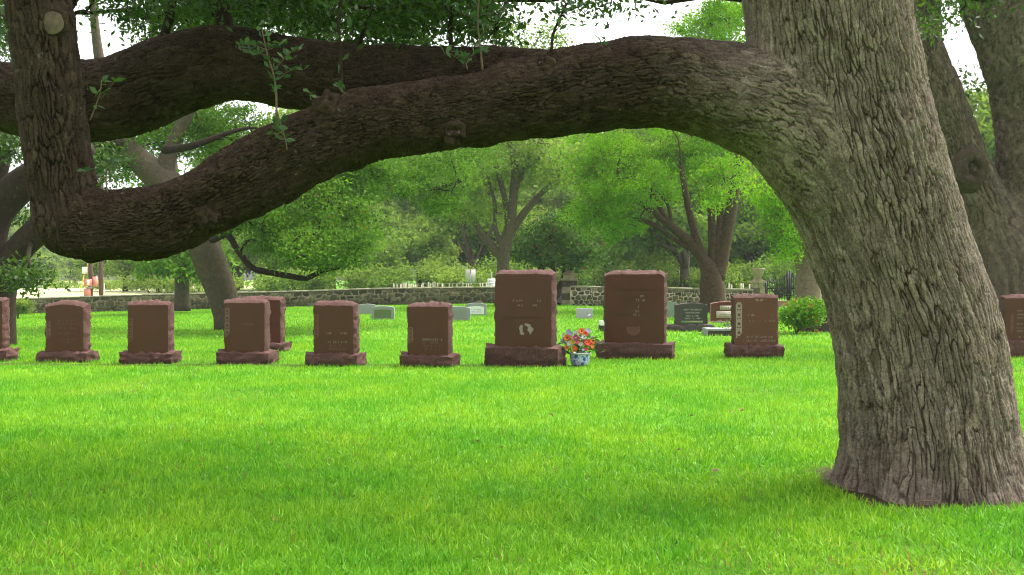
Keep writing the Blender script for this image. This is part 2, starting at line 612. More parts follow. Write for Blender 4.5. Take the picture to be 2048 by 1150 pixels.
def soil_mask(x, y):
    """0 turf .. 1 bare soil: ring round the oak, strip along the row of headstones, worn spots"""
    p = np.stack([x * 1.0, y * 1.0, 0 * x], -1)
    r = np.hypot((x - TRUNK_X), (y - TRUNK_Y))
    n = vn3(p * 2.3, 3)
    ring = 1 - sstep(.68, 1.05, r + n * .22)
    left = 1 - sstep(.25, .6, np.hypot((x - 2.15) * .55, y - 8.1) + n * .18)
    strip = (1 - sstep(.10, .34, np.abs(y - (19.35 - .03 * (x + 4))) + n * .10)) * (x < 1.3)
    worn = sstep(.52, .85, vn3(p * .55, 8) + .35 * n) * .25
    near = (1 - sstep(5.2, 6.9, y)) * sstep(-.1, .6, vn3(p * .9, 12) + .4 * n) * .4
    return np.clip(np.maximum.reduce([ring, left * .12, strip * .9, worn, near]), 0, 1)


def build_ground():
    xs = np.concatenate([[-900, -400, -200, -100], np.linspace(-60, -16, 30), np.linspace(-15, -6.5, 24), np.linspace(-6, 6, 81), np.linspace(6.5, 12, 16), np.linspace(13, 60, 34), [100, 200, 400, 900]])
    ys = np.concatenate([[-300, -100, -50, -25, -12, -5, 0], np.linspace(2, 22, 110), np.linspace(22.5, 60, 50), np.linspace(60.2, 66, 25), np.linspace(67, 90, 12), [100, 120, 150, 200, 300, 500, 1000, 2500]])
    X, Y = np.meshgrid(xs, ys)
    Z = gz(X, Y)
    v = np.stack([X, Y, Z], -1).reshape(-1, 3)
    sm = soil_mask(v[:, 0], v[:, 1]) * (v[:, 1] > 2)
    fl = sstep(0.2, 1.2, v[:, 1] - ywall(v[:, 0])) * (1 - sstep(-.245, -.20, v[:, 0] / np.maximum(v[:, 1], 1)))
    me = mesh_from('ground', v, [gridfaces(len(ys), len(xs), False)], True, {'soil': sm, 'field': fl})
    o = obj('ground', me, M['ground'])
    o['kind'] = 'structure'
    tag(o, 'lawn ground of the cemetery running out to the pale field beyond the wall')


build_ground()


def build_grass():
    rng = np.random.default_rng(21)
    V, FQ, FT, R = [], [], [], []
    n0 = 0

    def sample(y0, y1, dens):
        a = .5 * .94 * (y1 * y1 - y0 * y0) + 3.2 * (y1 - y0)
        n = int(a * dens)
        # area-uniform over a wedge plus 1.6 m on either side
        y = np.sqrt(rng.uniform(y0 * y0, y1 * y1, n))
        x = rng.uniform(-1, 1, n) * (y * .475 + 1.2)
        return x, y

    for (y0, y1, dens, l0, l1, w, bent) in ((4.6, 7.2, 3600, .04, .09, .0072, True), (7.2, 11, 2200, .04, .085, .0085, True),
                                            (11, 17, 1250, .04, .085, .011, False), (17, 27, 560, .045, .09, .016, False),
                                            (27, 62, 105, .05, .10, .034, False)):
        x, y = sample(y0, y1, dens)
        s = soil_mask(x, y)
        clump = vn3(np.stack([x * 9, y * 9, 0 * x], -1), 5)
        keep = (rng.random(len(x)) > s * .93) & (np.hypot(x - TRUNK_X, y - TRUNK_Y) > .62) & (y < ywall(x) - .1)
        keep &= rng.random(len(x)) < .75 + .35 * clump
        x, y, s, clump = x[keep], y[keep], s[keep], clump[keep]
        n = len(x)
        z = gz(x, y) - .004
        ln = rng.uniform(l0, l1, n) * (1 + .25 * clump) * (1 - .45 * s)
        ang = rng.uniform(0, 2 * np.pi, n)
        lean = np.abs(rng.normal(.62, .36, n)); lean = np.clip(lean, .05, 1.25)
        dx, dy = np.cos(ang) * np.sin(lean), np.sin(ang) * np.sin(lean)
        dz = np.cos(lean)
        face = rng.uniform(-1., 1., n)          # blade width direction mostly across the view
        sx, sy = np.cos(face), np.sin(face)
        wd = w * rng.uniform(.7, 1.35, n) * .5
        b = np.stack([x, y, z], -1)
        S = np.stack([sx * wd, sy * wd, 0 * wd], -1)
        D = np.stack([dx, dy, dz], -1)
        rnd = np.clip(rng.beta(1.5, 1.5, n) * .85 + .07 + .12 * clump, .03, 1)
        dead = rng.random(n) < (.01 + .2 * s)
        rnd = np.where(dead, rng.uniform(0, .02, n), rnd)
        if bent:
            mid = b + D * (ln * .55)[:, None]
            droop = np.stack([dx * .5, dy * .5, -.35 * np.sin(lean)], -1)
            D2 = D + droop; D2 /= np.linalg.norm(D2, axis=1)[:, None]
            tip = mid + D2 * (ln * .5)[:, None]
            v = np.stack([b - S * .8, b + S * .8, mid + S, mid - S, tip], 1).reshape(-1, 3)
            i = n0 + np.arange(n) * 5
            FQ.append(np.stack([i, i + 1, i + 2, i + 3], -1)); FT.append(np.stack([i + 3, i + 2, i + 4], -1))
            R.append(np.repeat(rnd, 5)); n0 += 5 * n
        else:
            tip = b + D * ln[:, None]
            v = np.stack([b - S, b + S, tip], 1).reshape(-1, 3)
            i = n0 + np.arange(n) * 3
            FT.append(np.stack([i, i + 1, i + 2], -1))
            R.append(np.repeat(rnd, 3)); n0 += 3 * n
        V.append(v)
    me = mesh_from('lawn_grass', np.concatenate(V), [np.concatenate(FQ), np.concatenate(FT)], False, {'rnd': np.concatenate(R)})
    o = obj('lawn_grass', me, M['grass'])
    tag(o, 'bright green mown lawn grass covering the cemetery ground', 'grass', kind='stuff')


build_grass()

# ------------------------------------------------------------------ leaves and branches
def leaf_mesh_arrays(c, L_, W_, rng, up=0.0, droop=0.0, dirs=None):
    n = len(c)
    d = rng.normal(size=(n, 3)) if dirs is None else dirs + rng.normal(size=(n, 3)) * .45
    d[:, 2] -= droop
    d /= np.linalg.norm(d, axis=1)[:, None]
    u = rng.normal(size=(n, 3)); u[:, 2] += up
    s = np.cross(d, u); s /= np.linalg.norm(s, axis=1)[:, None] + 1e-9
    nn = np.cross(s, d)
    sc = rng.uniform(.7, 1.3, n)[:, None]
    l = L_ * sc; w = W_ * sc
    v = np.stack([c - d * l * .5, c + s * w * .5 + d * l * .08 + nn * w * .12, c + d * l * .5, c - s * w * .5 + d * l * .08 + nn * w * .12], 1).reshape(-1, 3)
    f = np.arange(n * 4).reshape(n, 4)
    return v, f


def crown_points(blobs, rng, clump_r=.38, per=40, shell=.55):
    """blobs: (cx,cy,cz,rx,ry,rz,nclumps) -> leaf centres, clump colour, clump centres"""
    pts, colr, cen = [], [], []
    for (cx, cy, cz, rx, ry, rz, nc) in blobs:
        d = rng.normal(size=(nc, 3)); d /= np.linalg.norm(d, axis=1)[:, None]
        r = rng.random(nc) ** shell
        cc = np.array((cx, cy, cz)) + d * r[:, None] * np.array((rx, ry, rz)) * (1 + .28 * vn3(d * 2.2 + cx, 4))[:, None]
        tone = np.clip(.5 + .22 * rng.normal(size=nc), .1, .9)
        k = rng.integers(int(per * .55), int(per * 1.45), nc)
        idx = np.repeat(np.arange(nc), k)
        off = rng.normal(size=(len(idx), 3)) * clump_r * np.array((1, 1, .62)) * (.7 + .6 * rng.random(nc))[idx, None]
        pts.append(cc[idx] + off)
        colr.append(np.clip(tone[idx] + .16 * rng.normal(size=len(idx)), .05, 1.))
        cen.append(cc)
    return np.concatenate(pts), np.concatenate(colr), np.concatenate(cen)


def crown_mesh(name, blobs, rng, leaf=(.12, .06), clump_r=.38, per=40, shell=.55, up=.8, droop=.1, odd=0.02):
    p, c, cen = crown_points(blobs, rng, clump_r, per, shell)
    c = np.clip(c, .035, 1)
    c = np.where(rng.random(len(c)) < odd, .01, c)
    v, f = leaf_mesh_arrays(p, leaf[0], leaf[1], rng, up, droop)
    return mesh_from(name, v, [f], False, {'rnd': np.repeat(c, 4)}), cen


def wobble_path(a, b, n, amp, rng, sag=0.):
    a = np.asarray(a, float); b = np.asarray(b, float)
    t = np.linspace(0, 1, n)[:, None]
    L_ = np.linalg.norm(b - a)
    p = a + (b - a) * t
    off = np.cumsum(rng.normal(size=(n, 3)), axis=0)
    off = off - off[:1] * (1 - t) - off[-1:] * t
    p = p + off * amp * L_ / n ** .5
    p[:, 2] += sag * L_ * 4 * (t * (1 - t))[:, 0]
    return p


def branch_mesh(name, stems, cen, rng, nbr=40, r0=.07, sides=5, sag=.12, skip=0):
    """stems: list of (pts, radii) drawn as they are; limbs run from them to some clump centres"""
    mb = MB()
    allp = np.concatenate([s[0][len(s[0]) // 3:] for s in stems])
    for pts, rad in stems[skip:]:
        mb.tube(pts, rad, 10)
    if len(cen):
        tips = []
        for q in cen[rng.permutation(len(cen))[:nbr]]:
            cand = np.concatenate([allp] + tips) if tips else allp
            w = np.linalg.norm(cand - q, axis=1) + np.maximum(0, cand[:, 2] - q[2]) * .8
            a = cand[np.argmin(w)]
            Ld = np.linalg.norm(q - a)
            if Ld < .15: continue
            p = wobble_path(a, q, 8, .10, rng, sag)
            r = np.linspace(min(r0, .02 + Ld * .022), .008, 8)
            mb.tube(p, r, sides, False)
            tips.append(p[2:])
    return mb.mesh(name, True)


def pxpath(pts, d, n=24):
    """[(px,py,halfwidth px[,distance])] -> points, radii in metres"""
    q = []
    for t in pts:
        dd = t[3] if len(t) > 3 else d
        q.append([*P(t[0], t[1], dd), t[2] * dd / F])
    r, s = resample(np.array(q), n)
    return r[:, :3], np.maximum(r[:, 3], .004)


def pblob(px, py, d, rpx, rpy, ry, nc):
    c = P(px, py, d)
    return (c[0], c[1], c[2], rpx * d / F, ry, rpy * d / F, nc)


def make_tree(name, label, d, base_px, stems, blobs, bark, leafmat, seed, leaf=(.13, .065), clump_r=.38, per=40, nbr=40, r0=.06, group=None, shell=.55, odd=.02, up=.8, sag=.12, ntrunk=99, bark2=None):
    rng = np.random.default_rng(seed)
    b = G(base_px, d)
    t = thing(name, label, 'tree', tuple(b), 0, group)
    st = [pxpath(s, d) for s in stems]
    st = [(p - b, r) for p, r in st]
    me, cen = crown_mesh('crown', blobs, rng, leaf, clump_r, per, shell, up, .1, odd)
    # shift into the tree's frame
    co = np.empty(len(me.vertices) * 3, np.float32); me.vertices.foreach_get('co', co)
    co = (co.reshape(-1, 3) - b).astype(np.float32); me.vertices.foreach_set('co', co.ravel()); me.update()
    if ntrunk >= len(st):
        obj('trunk', branch_mesh('trunk', st, cen - b, rng, nbr, r0, sag=sag), bark, t)
    else:
        mbt = MB()
        for p_, r_ in st[:ntrunk]: mbt.tube(p_, r_, 12)
        mbt.build('trunk', bark, t, True)
        for p_, r_ in st[ntrunk:]:
            mbt = MB(); mbt.tube(p_, r_, 9); mbt.build('branch', bark2 or bark, t, True)
        tw = obj('twig', branch_mesh('twig', st, cen - b, rng, nbr, r0, sag=sag, skip=99), bark2 or bark, t)
        tw['kind'] = 'stuff'
    c = obj('crown', me, leafmat, t)
    return t


# ------------------------------------------------------------------ the great oak in front
def bark_tube(path, d0, nu, nv, NU, vlen, depth, seed, others=(), k=.22, flare=None, lump=.05, endcap=(False, False), wob=.5):
    """swept, furrowed tube. path: (px,py,hw,d). returns verts, faces, plate attr, axis(for blending)"""
    q = np.array([[*P(p[0], p[1], p[3] if len(p) > 3 else d0), p[2] * (p[3] if len(p) > 3 else d0) / F] for p in path])
    ax, s = resample(q, nv)
    c, r = ax[:, :3], ax[:, 3].copy()
    if endcap[0]:
        t = np.clip(s / (r[0] * .9), 0, 1); r *= np.sqrt(np.clip(1 - (1 - t) ** 2, 0.0004, 1))
    if endcap[1]:
        t = np.clip((s[-1] - s) / (r[-1] * .9), 0, 1); r *= np.sqrt(np.clip(1 - (1 - t) ** 2, 0.0004, 1))
    T, n, b = frames(c)
    th = np.arange(nu) * 2 * np.pi / nu
    th = th + .5 * np.sin(th)            # finer towards the open lawn side
    TH, SS = np.meshgrid(th, s)
    rad = n[:, None] * np.cos(th)[None, :, None] + b[:, None] * np.sin(th)[None, :, None]
    R = r[:, None] * np.ones(nu)[None]
    lu = 7
    lump = lump * np.clip(np.median(r) / np.maximum(r, 1e-3), .3, 1.)[:, None] ** 2
    R = R * (1 + lump * pn2(TH / (2 * np.pi) * lu, SS * 1.6, lu, seed + 1) + lump * .6 * pn2(TH / (2 * np.pi) * 13, SS * 4., 13, seed + 2) + lump * .4 * pn2(TH / (2 * np.pi) * 17, SS * 8., 17, seed + 22))
    pos_ = c[:, None] + rad * R[..., None]
    if flare is not None:
        zz = pos_[..., 2]
        lob = .6 + .5 * np.sin(TH * 5 + 1.3) + .35 * np.sin(TH * 8 + .3)
        R = R * (1 + flare * np.exp(-np.maximum(zz, 0) / .17) * lob)
        pos_ = c[:, None] + rad * R[..., None]
    # fillet where another limb leaves this one
    flat = pos_.reshape(-1, 3)
    add = np.zeros(len(flat))
    for (oc, orr, kk) in others:
        dm = np.full(len(flat), 9.)
        for a in range(0, len(oc), 1):
            dm = np.minimum(dm, np.linalg.norm(flat - oc[a], axis=1) - orr[a])
        h = np.clip(kk - np.abs(dm), 0, None) / kk
        add = np.maximum(add, kk / 4 * h * h)
    pos_ = pos_ + rad * add.reshape(R.shape)[..., None]
    # bark in cells along the grain
    u = TH / (2 * np.pi) * NU
    vl = vlen * np.clip(r / np.median(r), .8, 2.4) ** 2.2
    v = np.concatenate([[0], np.cumsum(np.diff(s) / vl[1:])])[:, None] + 0 * TH
    wu = wob * 1.5 * pn2(u / 4, v * .7, NU // 4, seed + 3) + wob * .7 * pn2(u / 2, v * 2.2, NU // 2, seed + 4) + .22 * pn2(u, v * 5., NU, seed + 14)
    wv = .5 * pn2(u / 2, v * 1.5, NU // 2, seed + 5) + .2 * pn2(u * 2, v * 2, NU * 2, seed + 15)
    F1, F2, cid = worley(u + wu, v + wv, NU, seed + 6)
    e = F2 - F1
    wid = .055 + .05 * pn2(u / 8, v * .5, NU // 8, seed + 9)
    faint = sstep(-.75, .1, pn2(u / 2, v * 1.3, NU // 2, seed + 16))
    plate = 1 - (1 - sstep(0.02, .09 + wid, e)) * (.3 + .7 * faint)
    dome = np.clip(e / .8, 0, 1) ** .6
    G1, G2, cid2 = worley((u + wu) * 2, (v + wv) * 3.1 + .5 * pn2(u, v * 2, NU, seed + 8), NU * 2, seed + 7)
    crack = sstep(0, .13, G2 - G1)
    fine = pn2(u * 3, v * 7, NU * 3, seed + 10) * .5 + pn2(u * 6, v * 15, NU * 6, seed + 11) * .45
    patch = .78 + .35 * pn2(u / 8, v * .45, NU // 8, seed + 12)
    h = depth * patch * (plate * (.62 + .45 * cid) + .10 * dome + .34 * crack * plate * (.4 + .6 * cid2) + .24 * fine - .6)
    dV = np.gradient(pos_, axis=0); dU = np.roll(pos_, -1, 1) - np.roll(pos_, 1, 1)
    nor = np.cross(dU, dV); nor /= np.linalg.norm(nor, axis=2)[..., None] + 1e-12
    sgn = np.sign((nor * rad).sum(-1, keepdims=True)); nor = nor * np.where(sgn == 0, 1, sgn)
    pos_ = pos_ + nor * h[..., None] * np.clip(r[:, None] / .12, 0, 1)[..., None]
    faces = gridfaces(nv, nu, True)
    return pos_.reshape(-1, 3), faces, (plate * (.25 + .45 * cid + .3 * cid2)).ravel()


def axis_of(path, d0, n=90):
    q = np.array([[*P(p[0], p[1], p[3] if len(p) > 3 else d0), p[2] * (p[3] if len(p) > 3 else d0) / F] for p in path])
    a, _ = resample(q, n)
    return a[:, :3], a[:, 3]


TR = [(1868, 1030, 178, 8.0), (1865, 980, 174), (1862, 900, 166), (1852, 800, 160), (1836, 700, 156), (1812, 600, 151), (1780, 500, 150), (1752, 400, 150),
      (1722, 300, 152), (1694, 200, 152), (1668, 100, 156), (1652, 0, 158), (1642, -90, 156), (1635, -180, 150)]
LA = [(1820, 620, 70, 8.0), (1788, 500, 86, 7.98), (1732, 400, 103, 7.96), (1650, 305, 112, 7.95), (1550, 226, 105, 7.95), (1440, 184, 96, 7.95), (1340, 164, 87, 7.95),
      (1250, 168, 87, 7.95), (1150, 184, 86, 7.95), (1050, 200, 80, 7.93), (950, 220, 73, 7.9), (850, 234, 71, 7.88), (760, 246, 72, 7.85), (680, 266, 71, 7.83), (600, 302, 69, 7.8), (500, 358, 67, 7.78),
      (400, 406, 64, 7.76), (320, 440, 67, 7.75), (240, 450, 67, 7.75), (170, 458, 62, 7.75), (120, 462, 50, 7.75)]
LB = [(1180, 165, 50, 8.1), (1080, 160, 56, 8.25), (980, 158, 58, 8.42), (880, 154, 58, 8.55), (780, 154, 62, 8.62), (690, 156, 66, 8.68), (600, 147, 70, 8.72), (510, 131, 70, 8.76), (430, 128, 75, 8.8), (350, 150, 76, 8.85),
      (280, 180, 79, 8.9), (200, 200, 80, 8.95), (100, 202, 78, 9.0), (0, 188, 66, 9.05), (-110, 170, 60, 9.1), (-260, 150, 52, 9.2)]
ST = [(128, 512, 40, 7.75), (138, 480, 52, 7.75), (142, 440, 60, 7.75), (128, 380, 61, 7.75), (114, 300, 60, 7.74), (99, 200, 62, 7.72), (89, 100, 61, 7.7), (76, 0, 60, 7.68), (62, -110, 57, 7.66), (50, -220, 53, 7.65)]

oak = thing('oak_tree', 'massive furrowed oak in the foreground with a long low limb arching across the frame', 'tree', (TRUNK_X, TRUNK_Y, 0))
OB = np.array((TRUNK_X, TRUNK_Y, 0.))
axT, axA, axB, axS = axis_of(TR, 8.), axis_of(LA, 8.), axis_of(LB, 8.), axis_of(ST, 8.)

def shade_tone_attr(path, d0, nu, nv, lo, hi):  # where browner bark and painted shade set in along a limb
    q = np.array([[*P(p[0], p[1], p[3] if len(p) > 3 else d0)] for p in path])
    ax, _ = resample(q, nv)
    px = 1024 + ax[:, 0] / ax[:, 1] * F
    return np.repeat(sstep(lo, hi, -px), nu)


def oak_part(nm, path, nu, nv, NU, vlen, depth, seed, oth, tone, **kw):
    v, f, pl = bark_tube(path, 8.0, nu, nv, NU, vlen, depth, seed, oth, **kw)
    tn = np.zeros(len(v)) if tone is None else (shade_tone_attr(path, 8.0, nu, nv, *tone) if isinstance(tone, tuple) else np.full(len(v), tone))
    return obj(nm, mesh_from(nm, v - OB, [f], True, {'plate': pl, 'tone': tn}), M['bark_oak'], oak)


oak_part('trunk', TR, 560, 420, 116, .27, .034, 100, [(*axA, .28)], None, flare=.15, lump=.03, wob=.42)
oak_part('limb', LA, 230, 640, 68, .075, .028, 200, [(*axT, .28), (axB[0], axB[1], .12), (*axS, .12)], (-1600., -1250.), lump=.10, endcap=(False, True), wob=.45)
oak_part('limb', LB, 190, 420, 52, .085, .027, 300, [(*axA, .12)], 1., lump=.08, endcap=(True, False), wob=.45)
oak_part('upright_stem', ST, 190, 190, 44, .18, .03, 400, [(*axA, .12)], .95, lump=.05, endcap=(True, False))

# knots, burls and scars
def burl(name, px, py, d, rpx, mat, seed, push=.5, sq=1., parent=oak, ob=OB, rgh=.22):
    rng = np.random.default_rng(seed)
    nu, nv = 60, 26
    th = np.linspace(0, 2 * np.pi, nu, endpoint=False); ph = np.linspace(.02, np.pi / 2, nv)
    TH, PH = np.meshgrid(th, ph)
    r = rpx * d / F
    dv = np.stack([np.sin(PH) * np.cos(TH), -np.cos(PH) * push, np.sin(PH) * np.sin(TH) * sq], -1)
    nz = vn3(dv * 2.6 + seed, seed)
    vv = P(px, py, d) + dv * r * (1 + rgh * nz)[..., None]
    return obj(name, mesh_from(name, vv.reshape(-1, 3) - ob, [gridfaces(nv, nu, True)], True, {'plate': (.5 + .5 * nz).ravel(), 'tone': np.ones(nz.size)}), mat, parent)


o = burl('branch_scar', 106, 46, 7.72 - 60 * 7.72 / F * 1.05, 22, M['wood_scar'], 5, .16, 1.05, rgh=.06)
o['label'] = 'round pale sawn branch scar'
burl('scar_collar', 106, 47, 7.72 - 60 * 7.72 / F * .90, 31, M['bark_oak'], 6, .22, 1.05, rgh=.16)
for k, (px, py, hw, d, rp) in enumerate([(1318, 122, 40, 7.95, 34), (655, 212, 45, 7.83, 30), (905, 262, 50, 7.9, 26), (415, 430, 40, 7.76, 24), (1095, 140, 52, 7.95, 24)]):
    burl('burl', px, py, d - hw * d / F * 1.18, rp, M['bark_oak'], 30 + k, .75, rgh=.35)
# out-of-frame stems that carry the crown, and the small uprights on the far limb
rng = np.random.default_rng(55)
mb = MB()
for pts in ([(1635, -160, 148, 8.), (1600, -420, 120, 8.), (1560, -800, 90, 8.2), (1400, -1200, 60, 8.5)],
            [(1640, -200, 110, 8.), (1800, -520, 80, 8.4), (2050, -900, 60, 9.)],
            [(1610, -300, 90, 8.), (1300, -560, 70, 8.6), (900, -760, 45, 9.4)],
            [(52, -200, 52, 7.65), (80, -450, 40, 7.7), (260, -700, 26, 8.)]):
    p, r = pxpath(pts, 8., 30)
    mb = MB(); mb.tube(p - OB, r, 14)
    mb.build('upper_stem', M['bark_shade'], oak, True)
for pts in ([(452, 75, 17, 8.8), (446, 20, 16, 8.8), (436, -60, 15, 8.8), (440, -250, 12, 8.9)],
            [(318, 95, 9, 8.85), (336, 45, 9, 8.85), (346, -10, 8, 8.85), (352, -180, 6, 8.8)],
            [(128, 25, 10, 8.2), (146, 0, 10, 8.2), (160, -60, 9, 8.2)],
            [(905, 110, 5, 8.5), (900, 60, 5, 8.5), (906, 0, 4, 8.5), (890, -100, 4, 8.5)],
            [(715, 100, 4, 8.6), (728, 60, 4, 8.6), (742, 20, 3, 8.6), (760, -60, 3, 8.6)]):
    p, r = pxpath(pts, 8., 16)
    mb = MB(); mb.tube(p - OB, r, 8)
    me = mb.mesh('small_stem', True)
    obj('small_stem', me, M['bark_shade'], oak)

# leafy shoots growing from the limbs
def shoot(path, d, leaves, seed, leafpx=17, sub=0):
    """path px; thin stem with paired leaves"""
    rng = np.random.default_rng(seed)
    p, r = pxpath(path, d, 18)
    mb = MB(); mb.tube(p - OB, r, 5)
    paths = [p]
    for k in range(sub):
        a = p[rng.integers(5, 15)]
        e = a + np.array((rng.choice((-1, 1)) * rng.uniform(.08, .2), rng.uniform(-.08, .08), rng.uniform(.04, .15)))
        q = wobble_path(a, e, 8, .08, rng, .03)
        mb.tube(q - OB, np.linspace(.003, .0015, 8), 4); paths.append(q)
    s = mb.build('shoot', M['twig'] if r.max() < .012 else M['bark_shade'], oak, True)
    C, D = [], []
    for q in paths:
        n = leaves if q is p else max(4, leaves // 2)
        i = rng.integers(len(q) // 4 if q is not p else 4, len(q), n)
        a = rng.uniform(0, 2 * np.pi, n)
        dd = np.stack([np.cos(a), np.sin(a) * .6, rng.uniform(.0, .8, n)], -1)
        dd /= np.linalg.norm(dd, axis=1)[:, None]
        C.append(q[i] + dd * leafpx * d / F * .5); D.append(dd)
    v, f = leaf_mesh_arrays(np.concatenate(C) - OB, leafpx * d / F, leafpx * d / F * .46, rng, .6, 0., np.concatenate(D))
    n = len(f)
    lf = obj('leaves', mesh_from('leaves', v, [f], False, {'rnd': np.repeat(rng.uniform(.1, 1, n), 4)}), M['leaf_shoot'], s)
    return s


shoot([(553, 235, 2.5), (552, 180, 2.3), (546, 145, 2), (535, 110, 1.6), (524, 60, 1.2)], 7.55, 26, 1, 18, 5)
shoot([(552, 215, 1.5), (562, 250, 1.5), (572, 285, 1.2), (574, 300, 1)], 7.45, 12, 2, 20, 2)
shoot([(683, 195, 4), (681, 120, 4.5), (677, 50, 4), (684, -20, 3.5)], 7.72, 4, 3, 22, 3)
shoot([(1103, 105, 3.5), (1106, 70, 3), (1118, 40, 2.5), (1135, 5, 2)], 7.8, 12, 4, 20, 4)
shoot([(965, 140, 2.5), (960, 90, 2.2), (955, 40, 2), (960, -20, 2)], 7.7, 14, 5, 22, 4)
shoot([(935, 140, 1.2), (932, 128, 1.2), (926, 116, 1), (918, 108, 1)], 7.6, 14, 6, 20, 2)
shoot([(690, 186, 1), (684, 182, 1), (680, 178, 1), (676, 172, 1)], 7.5, 8, 7, 18, 0)
shoot([(622, 200, 1), (621, 194, 1), (620, 188, 1), (619, 184, 1)], 7.5, 4, 8, 18, 0)
shoot([(180, 240, 1.4), (190, 215, 1.4), (200, 185, 1.2), (203, 160, 1)], 7.35, 10, 9, 24, 1)
shoot([(215, 385, 1.4), (212, 360, 1.4), (214, 335, 1.2), (218, 318, 1)], 7.45, 10, 10, 22, 2)
shoot([(1205, 95, 1.2), (1203, 88, 1.2), (1200, 80, 1), (1197, 74, 1)], 7.75, 8, 11, 18, 0)

# crown: hanging leaf sprays seen along the top edge, and the mass of the crown above the frame
def spray_blobs():
    B = []
    spec = [(240, -50, 9.3, 60, 80, 5), (300, -10, 10, 110, 95, 9), (400, -5, 9.2, 90, 70, 7), (285, 50, 11, 40, 40, 3), (520, -5, 9.6, 95, 62, 9), (600, 15, 9.0, 90, 60, 9), (700, -5, 9.2, 100, 66, 9), (760, 30, 8.6, 75, 50, 7),
            (850, -5, 9.4, 95, 65, 8), (640, 60, 10.5, 90, 40, 5), (480, 40, 10.5, 60, 40, 4), (830, 60, 10., 80, 35, 4), (930, 5, 8.8, 75, 75, 8), (975, 20, 8.5, 45, 60, 4), (1060, -45, 8.4, 60, 45, 1), (1165, -22, 8.6, 60, 50, 2), (1205, 5, 8.7, 40, 34, 1.4), (1255, -15, 9., 40, 36, 1),
            (1370, -40, 9., 30, 40, .7), (0, 30, 11, 60, 110, 7), (20, -30, 9.5, 80, 60, 5), (1950, -30, 9, 70, 45, 3), (1920, 20, 12, 30, 26, 2), (820, -40, 8, 140, 50, 9), (420, -60, 8, 300, 60, 16)]
    for px, py, d, rx, rz, n in spec:
        B.append(pblob(px, py, d, rx, rz, 1.1, int(n * 3.2)))
    return B


rng = np.random.default_rng(77)
me, cen = crown_mesh('crown', [(b[0] - OB[0], b[1] - OB[1], b[2], b[3], b[4], b[5], b[6]) for b in spray_blobs()], rng, (.06, .027), .15, 72, .6, .7, .25, .0)
obj('crown', me, M['leaf_oak'], oak)
bm = branch_mesh('twig', [(np.array([[-2., 1., 6.], [-4., 1.2, 5.5], [-6., 1.5, 5.]]), np.array([.05, .05, .04])), (np.array([[-1., 1., 6.], [-2., .6, 5.0], [-3, .5, 4.6]]), np.array([.05, .04, .03]))], cen, rng, 150, .02, 4, -.05)
obj('twig', bm, M['bark_shade'], oak)
up = []
rng = np.random.default_rng(78)
for k in range(11):
    x = rng.uniform(-5, 6); y = rng.uniform(7.5, 11.5)
    zmin = 1.5 + 560 * y / F + 1.5
    up.append((x - OB[0], y - OB[1], max(zmin, 4.6) + rng.uniform(.3, 3.5), 1.5, 1.5, .9, 16))
me, _ = crown_mesh('upper_crown', up, rng, (.26, .15), .42, 24, .6, .7, .2, 0.)
obj('upper_crown', me, M['leaf_oak'], oak)

# ------------------------------------------------------------------ the oak behind on the right
DR = 23.0
RB = G(2040, DR)
oak2 = thing('oak_tree', 'dark twin-stemmed oak behind the right edge with a ringed knot hole', 'tree', tuple(RB))
R1 = [(2030, 690, 105, DR), (2025, 600, 98), (2015, 520, 88), (1985, 450, 62), (1958, 390, 50), (1936, 330, 41), (1910, 260, 39), (1880, 180, 38), (1855, 110, 34), (1850, 40, 30), (1850, -60, 30)]
R2 = [(2045, 690, 105, DR), (2050, 600, 92), (2052, 520, 80), (2054, 430, 62), (2052, 350, 54), (2052, 250, 56), (2042, 160, 64), (2020, 90, 64), (2018, 20, 66), (2030, -80, 66)]
R3 = [(2008, 110, 40, DR), (1980, 70, 30), (1955, 40, 22), (1938, 10, 16), (1930, -40, 14)]
a1, a2 = axis_of(R1, DR, 60), axis_of(R2, DR, 60)
for nm, pth, oth, nu, nv, sd in (('trunk', R1, [(*a2, .22)], 130, 230, 510), ('stem', R2, [(*a1, .22)], 130, 230, 520), ('stem', R3, [(*a2, .3)], 60, 60, 530)):
    v, f, pl = bark_tube(pth, DR, nu, nv, 36, .26, .035, sd, oth, lump=.05)
    obj(nm, mesh_from(nm, v - RB, [f], True, {'plate': pl}), M['bark_mid'], oak2)
# knot ring with a hollow
kc = P(1952, 336, DR - 46 * DR / F * .92 - .22)
t = np.linspace(0, 2 * np.pi, 25)[:-1]
prof = [(.50, .5), (.40, .2), (.30, .09), (.23, .07), (.16, .10), (.10, .24), (.03, .4)]
vv = np.array([[(math.cos(a) * r * .8 * (1 + .09 * math.sin(3 * a + 5 * r) + .05 * math.sin(7 * a)), y + .02 * math.sin(5 * a + 9 * r), math.sin(a) * r * 1.15 * (1 + .07 * math.sin(4 * a + 1))) for a in t] for r, y in prof]).reshape(-1, 3)
obj('knot_ring', mesh_from('knot_ring', vv + kc - RB, [gridfaces(len(prof), 24, True)], True, {'plate': np.zeros(len(vv))}), M['bark_mid'], oak2)
rng = np.random.default_rng(91)
rb = [pblob(1930, -20, 22, 60, 45, 1.0, 10), pblob(1960, 30, 25, 40, 20, .8, 4), pblob(1910, 170, 27, 26, 25, .8, 5), pblob(1860, -60, 22, 90, 60, 1.5, 14), pblob(2080, -120, 23, 200, 90, 2.5, 40), pblob(1840, 65, 24, 14, 22, .5, 3),
      pblob(1930, 160, 24, 22, 18, .6, 3)]
me, cen = crown_mesh('crown', [(b[0] - RB[0], b[1] - RB[1], b[2] - RB[2], *b[3:]) for b in rb], rng, (.12, .055), .25, 45)
obj('crown', me, M['leaf_oak'], oak2)

